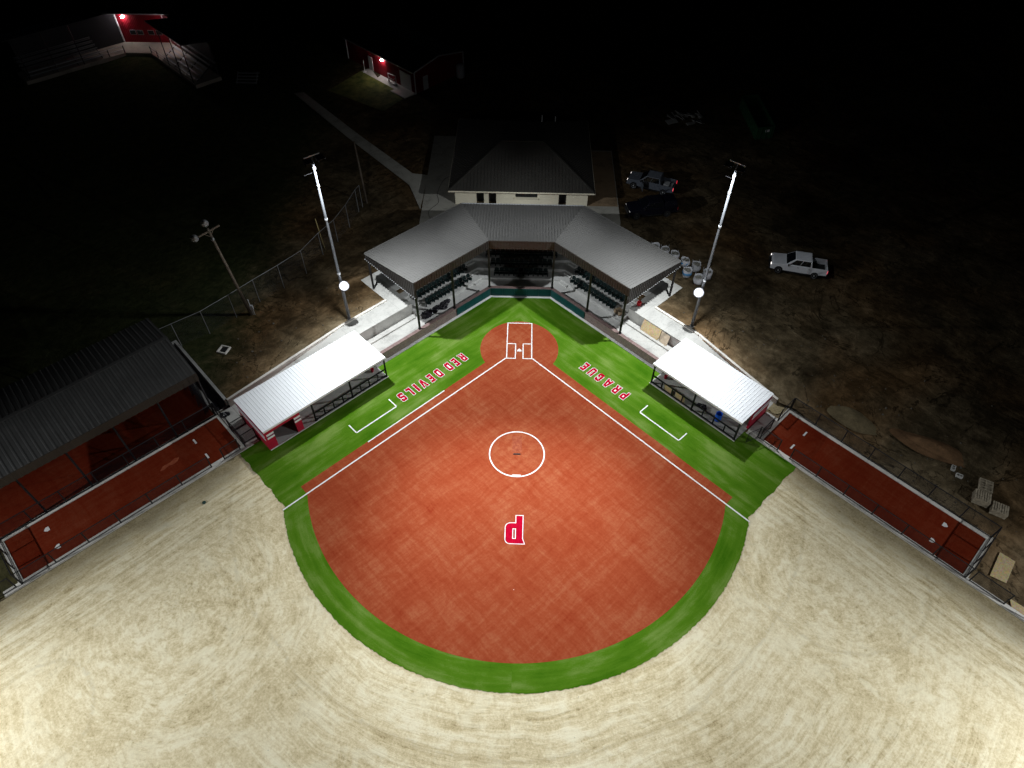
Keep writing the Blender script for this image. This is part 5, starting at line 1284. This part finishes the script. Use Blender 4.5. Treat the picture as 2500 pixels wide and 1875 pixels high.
for sd in 'LR':
    for k in range(6):
        q = MB(base); n_ = .5+.62*(5-k); q4(n_-.3, n_+.02, 5.0, 16.5, sd, zP+.42+.36*k-.05, zP+.42+.36*k, q)
        q4(n_-.6, n_-.3, 5.0, 16.5, sd, zP+.1+.36*k-.04, zP+.1+.36*k, q); q.build('bench', M_OLDG, Sx)
    q = MB(base)
    for t_ in (5.2, 9, 12.8, 16.3): 
        a = far(3.7, sd, t_)+up*zP; b = far(.4, sd, t_)+up*(zP+1.9); q.bar(a, b, .08, .1)
    q.build('bleacher_frame', M_STEEL, Sx)
    q = MB(base); P = [far(-.5, sd, 5.5)+up*(zP+5.3), far(-.5, sd, 17.5)+up*(zP+5.3), far(4.6, sd, 17.5)+up*(zP+6.0), far(4.6, sd, 5.5)+up*(zP+6.0)]; q.hexa(P, [v+up*.12 for v in P]); q.build('roof_panel', M_STEEL, Sx)
    for t_ in (0.2, 4.2, 8.2, 12.2, 16.2):
        a = far(dwall-.1, sd, t_ if t_ > 1 else 1.75); q = MB(base); q.bar(a+up*zP, a+up*(zP+(5.9 if t_ > 5 else 1.1)), .1); q.build('post', M_STEEL, Sx)
    q = MB(base); q.tube([far(dwall-.1, sd, 1.75)+up*(zP+1.05), far(dwall-.1, sd, 16.2)+up*(zP+1.05)], .04, 6); q.tube([far(dwall-.1, sd, 1.75)+up*(zP+.55), far(dwall-.1, sd, 16.2)+up*(zP+.55)], .03, 6); q.build('railing', M_GALV, Sx)
q = MB(base); P = [Vector((cx0-1.5, cy-.6, zP+hw-.05)), Vector((cx1+1.5, cy-.6, zP+hw-.05)), Vector((cx1+1.5, cy+5, zP+hw+1.4)), Vector((cx0-1.5, cy+5, zP+hw+1.4))]; q.hexa(P, [v+up*.1 for v in P]); q.build('roof_panel', M_DARKR, Sx)
q = MB(base); q.bar(P[0]+Vector((0, -.05, .05)), P[1]+Vector((0, -.05, .05)), .08, .16); q.build('gutter', M_GALV, Sx)
q = MB((-43, 54, H1)); 
for k in range(4): q.box((-42.8+.5*k*.2, 54.2+.42*k, H1+.15+.3*k), (3.2, .36, .06))
q.bar((-44.3, 54.1, H1), (-44.2, 55.6, H1+1.2), .08); q.bar((-41.3, 54.1, H1), (-41.2, 55.6, H1+1.2), .08)
tag(q.build('bleacher', M_GALV), 'small dark metal bleacher standing alone to the right of the far red grandstand', 'bleacher')
# ================================================================== roll-off container and scrap heap
base = Vector((33.3, 45.3, gz(33, 45)))
d = thing('rubbish_skip', 'long open green roll-off skip in the darkness at the upper right', 'skip', base)
M_SKIP = simple('dark_green_paint', (.02, .085, .035), .6, 0, .3, 2)
an = Matrix.Rotation(math.radians(14), 4, 'Z') if False else None
P = [Vector((32.06, 40.31, 0)), Vector((34.56, 40.91, 0)), Vector((34.2, 50.2, 0)), Vector((31.7, 49.6, 0))]
q = MB(base); zb_ = base.z
for a, b in zip(P, P[1:]+P[:1]):
    n_ = (b-a).cross(up).normalized()*.06; q.hexa([a+up*zb_, b+up*zb_, b-n_+up*zb_, a-n_+up*zb_], [a+up*(zb_+1.7), b+up*(zb_+1.7), b-n_+up*(zb_+1.7), a-n_+up*(zb_+1.7)])
    k = 0.6; Ln = (b-a).length
    while k < Ln: q.bar(a+(b-a).normalized()*k+n_+up*zb_, a+(b-a).normalized()*k+n_+up*(zb_+1.65), .1); k += .75
q.build('skip_body', M_SKIP, d); q = MB(base); q.prism([(v.x, v.y) for v in P], zb_+.1, zb_+.16); q.build('skip_floor', M_BLACK, d)
q = MB(base)
for a, b in zip(P, P[1:]+P[:1]): q.bar(a+up*(zb_+1.72), b+up*(zb_+1.72), .14, .12)
q.build('rim', M_SKIP, d)
q = MB(base); a, b = P[0], P[1]; m_ = a.lerp(b, .6)+Vector((0, -.07, zb_+1.2)); q.box(m_, (.6, .03, .35), Matrix.Rotation(.235, 3, 'Z')); q.build('sign_plate', M_WHITE, d)
rr = random.Random(5); q = MB((23, 45.5, H1))
for _ in range(26):
    v = Vector((rr.uniform(21, 25.5), rr.uniform(44, 47), 0)); v.z = gz(v.x, v.y)+rr.uniform(.1, .5); q.box(v, (rr.uniform(.3, 1.8), rr.uniform(.3, 1.2), .06), Matrix.Rotation(rr.uniform(0, 3), 3, (rr.random()*.4, rr.random()*.4, 1)))
o = q.build('scrap_heap', M_CONCG); o['kind'] = 'stuff'
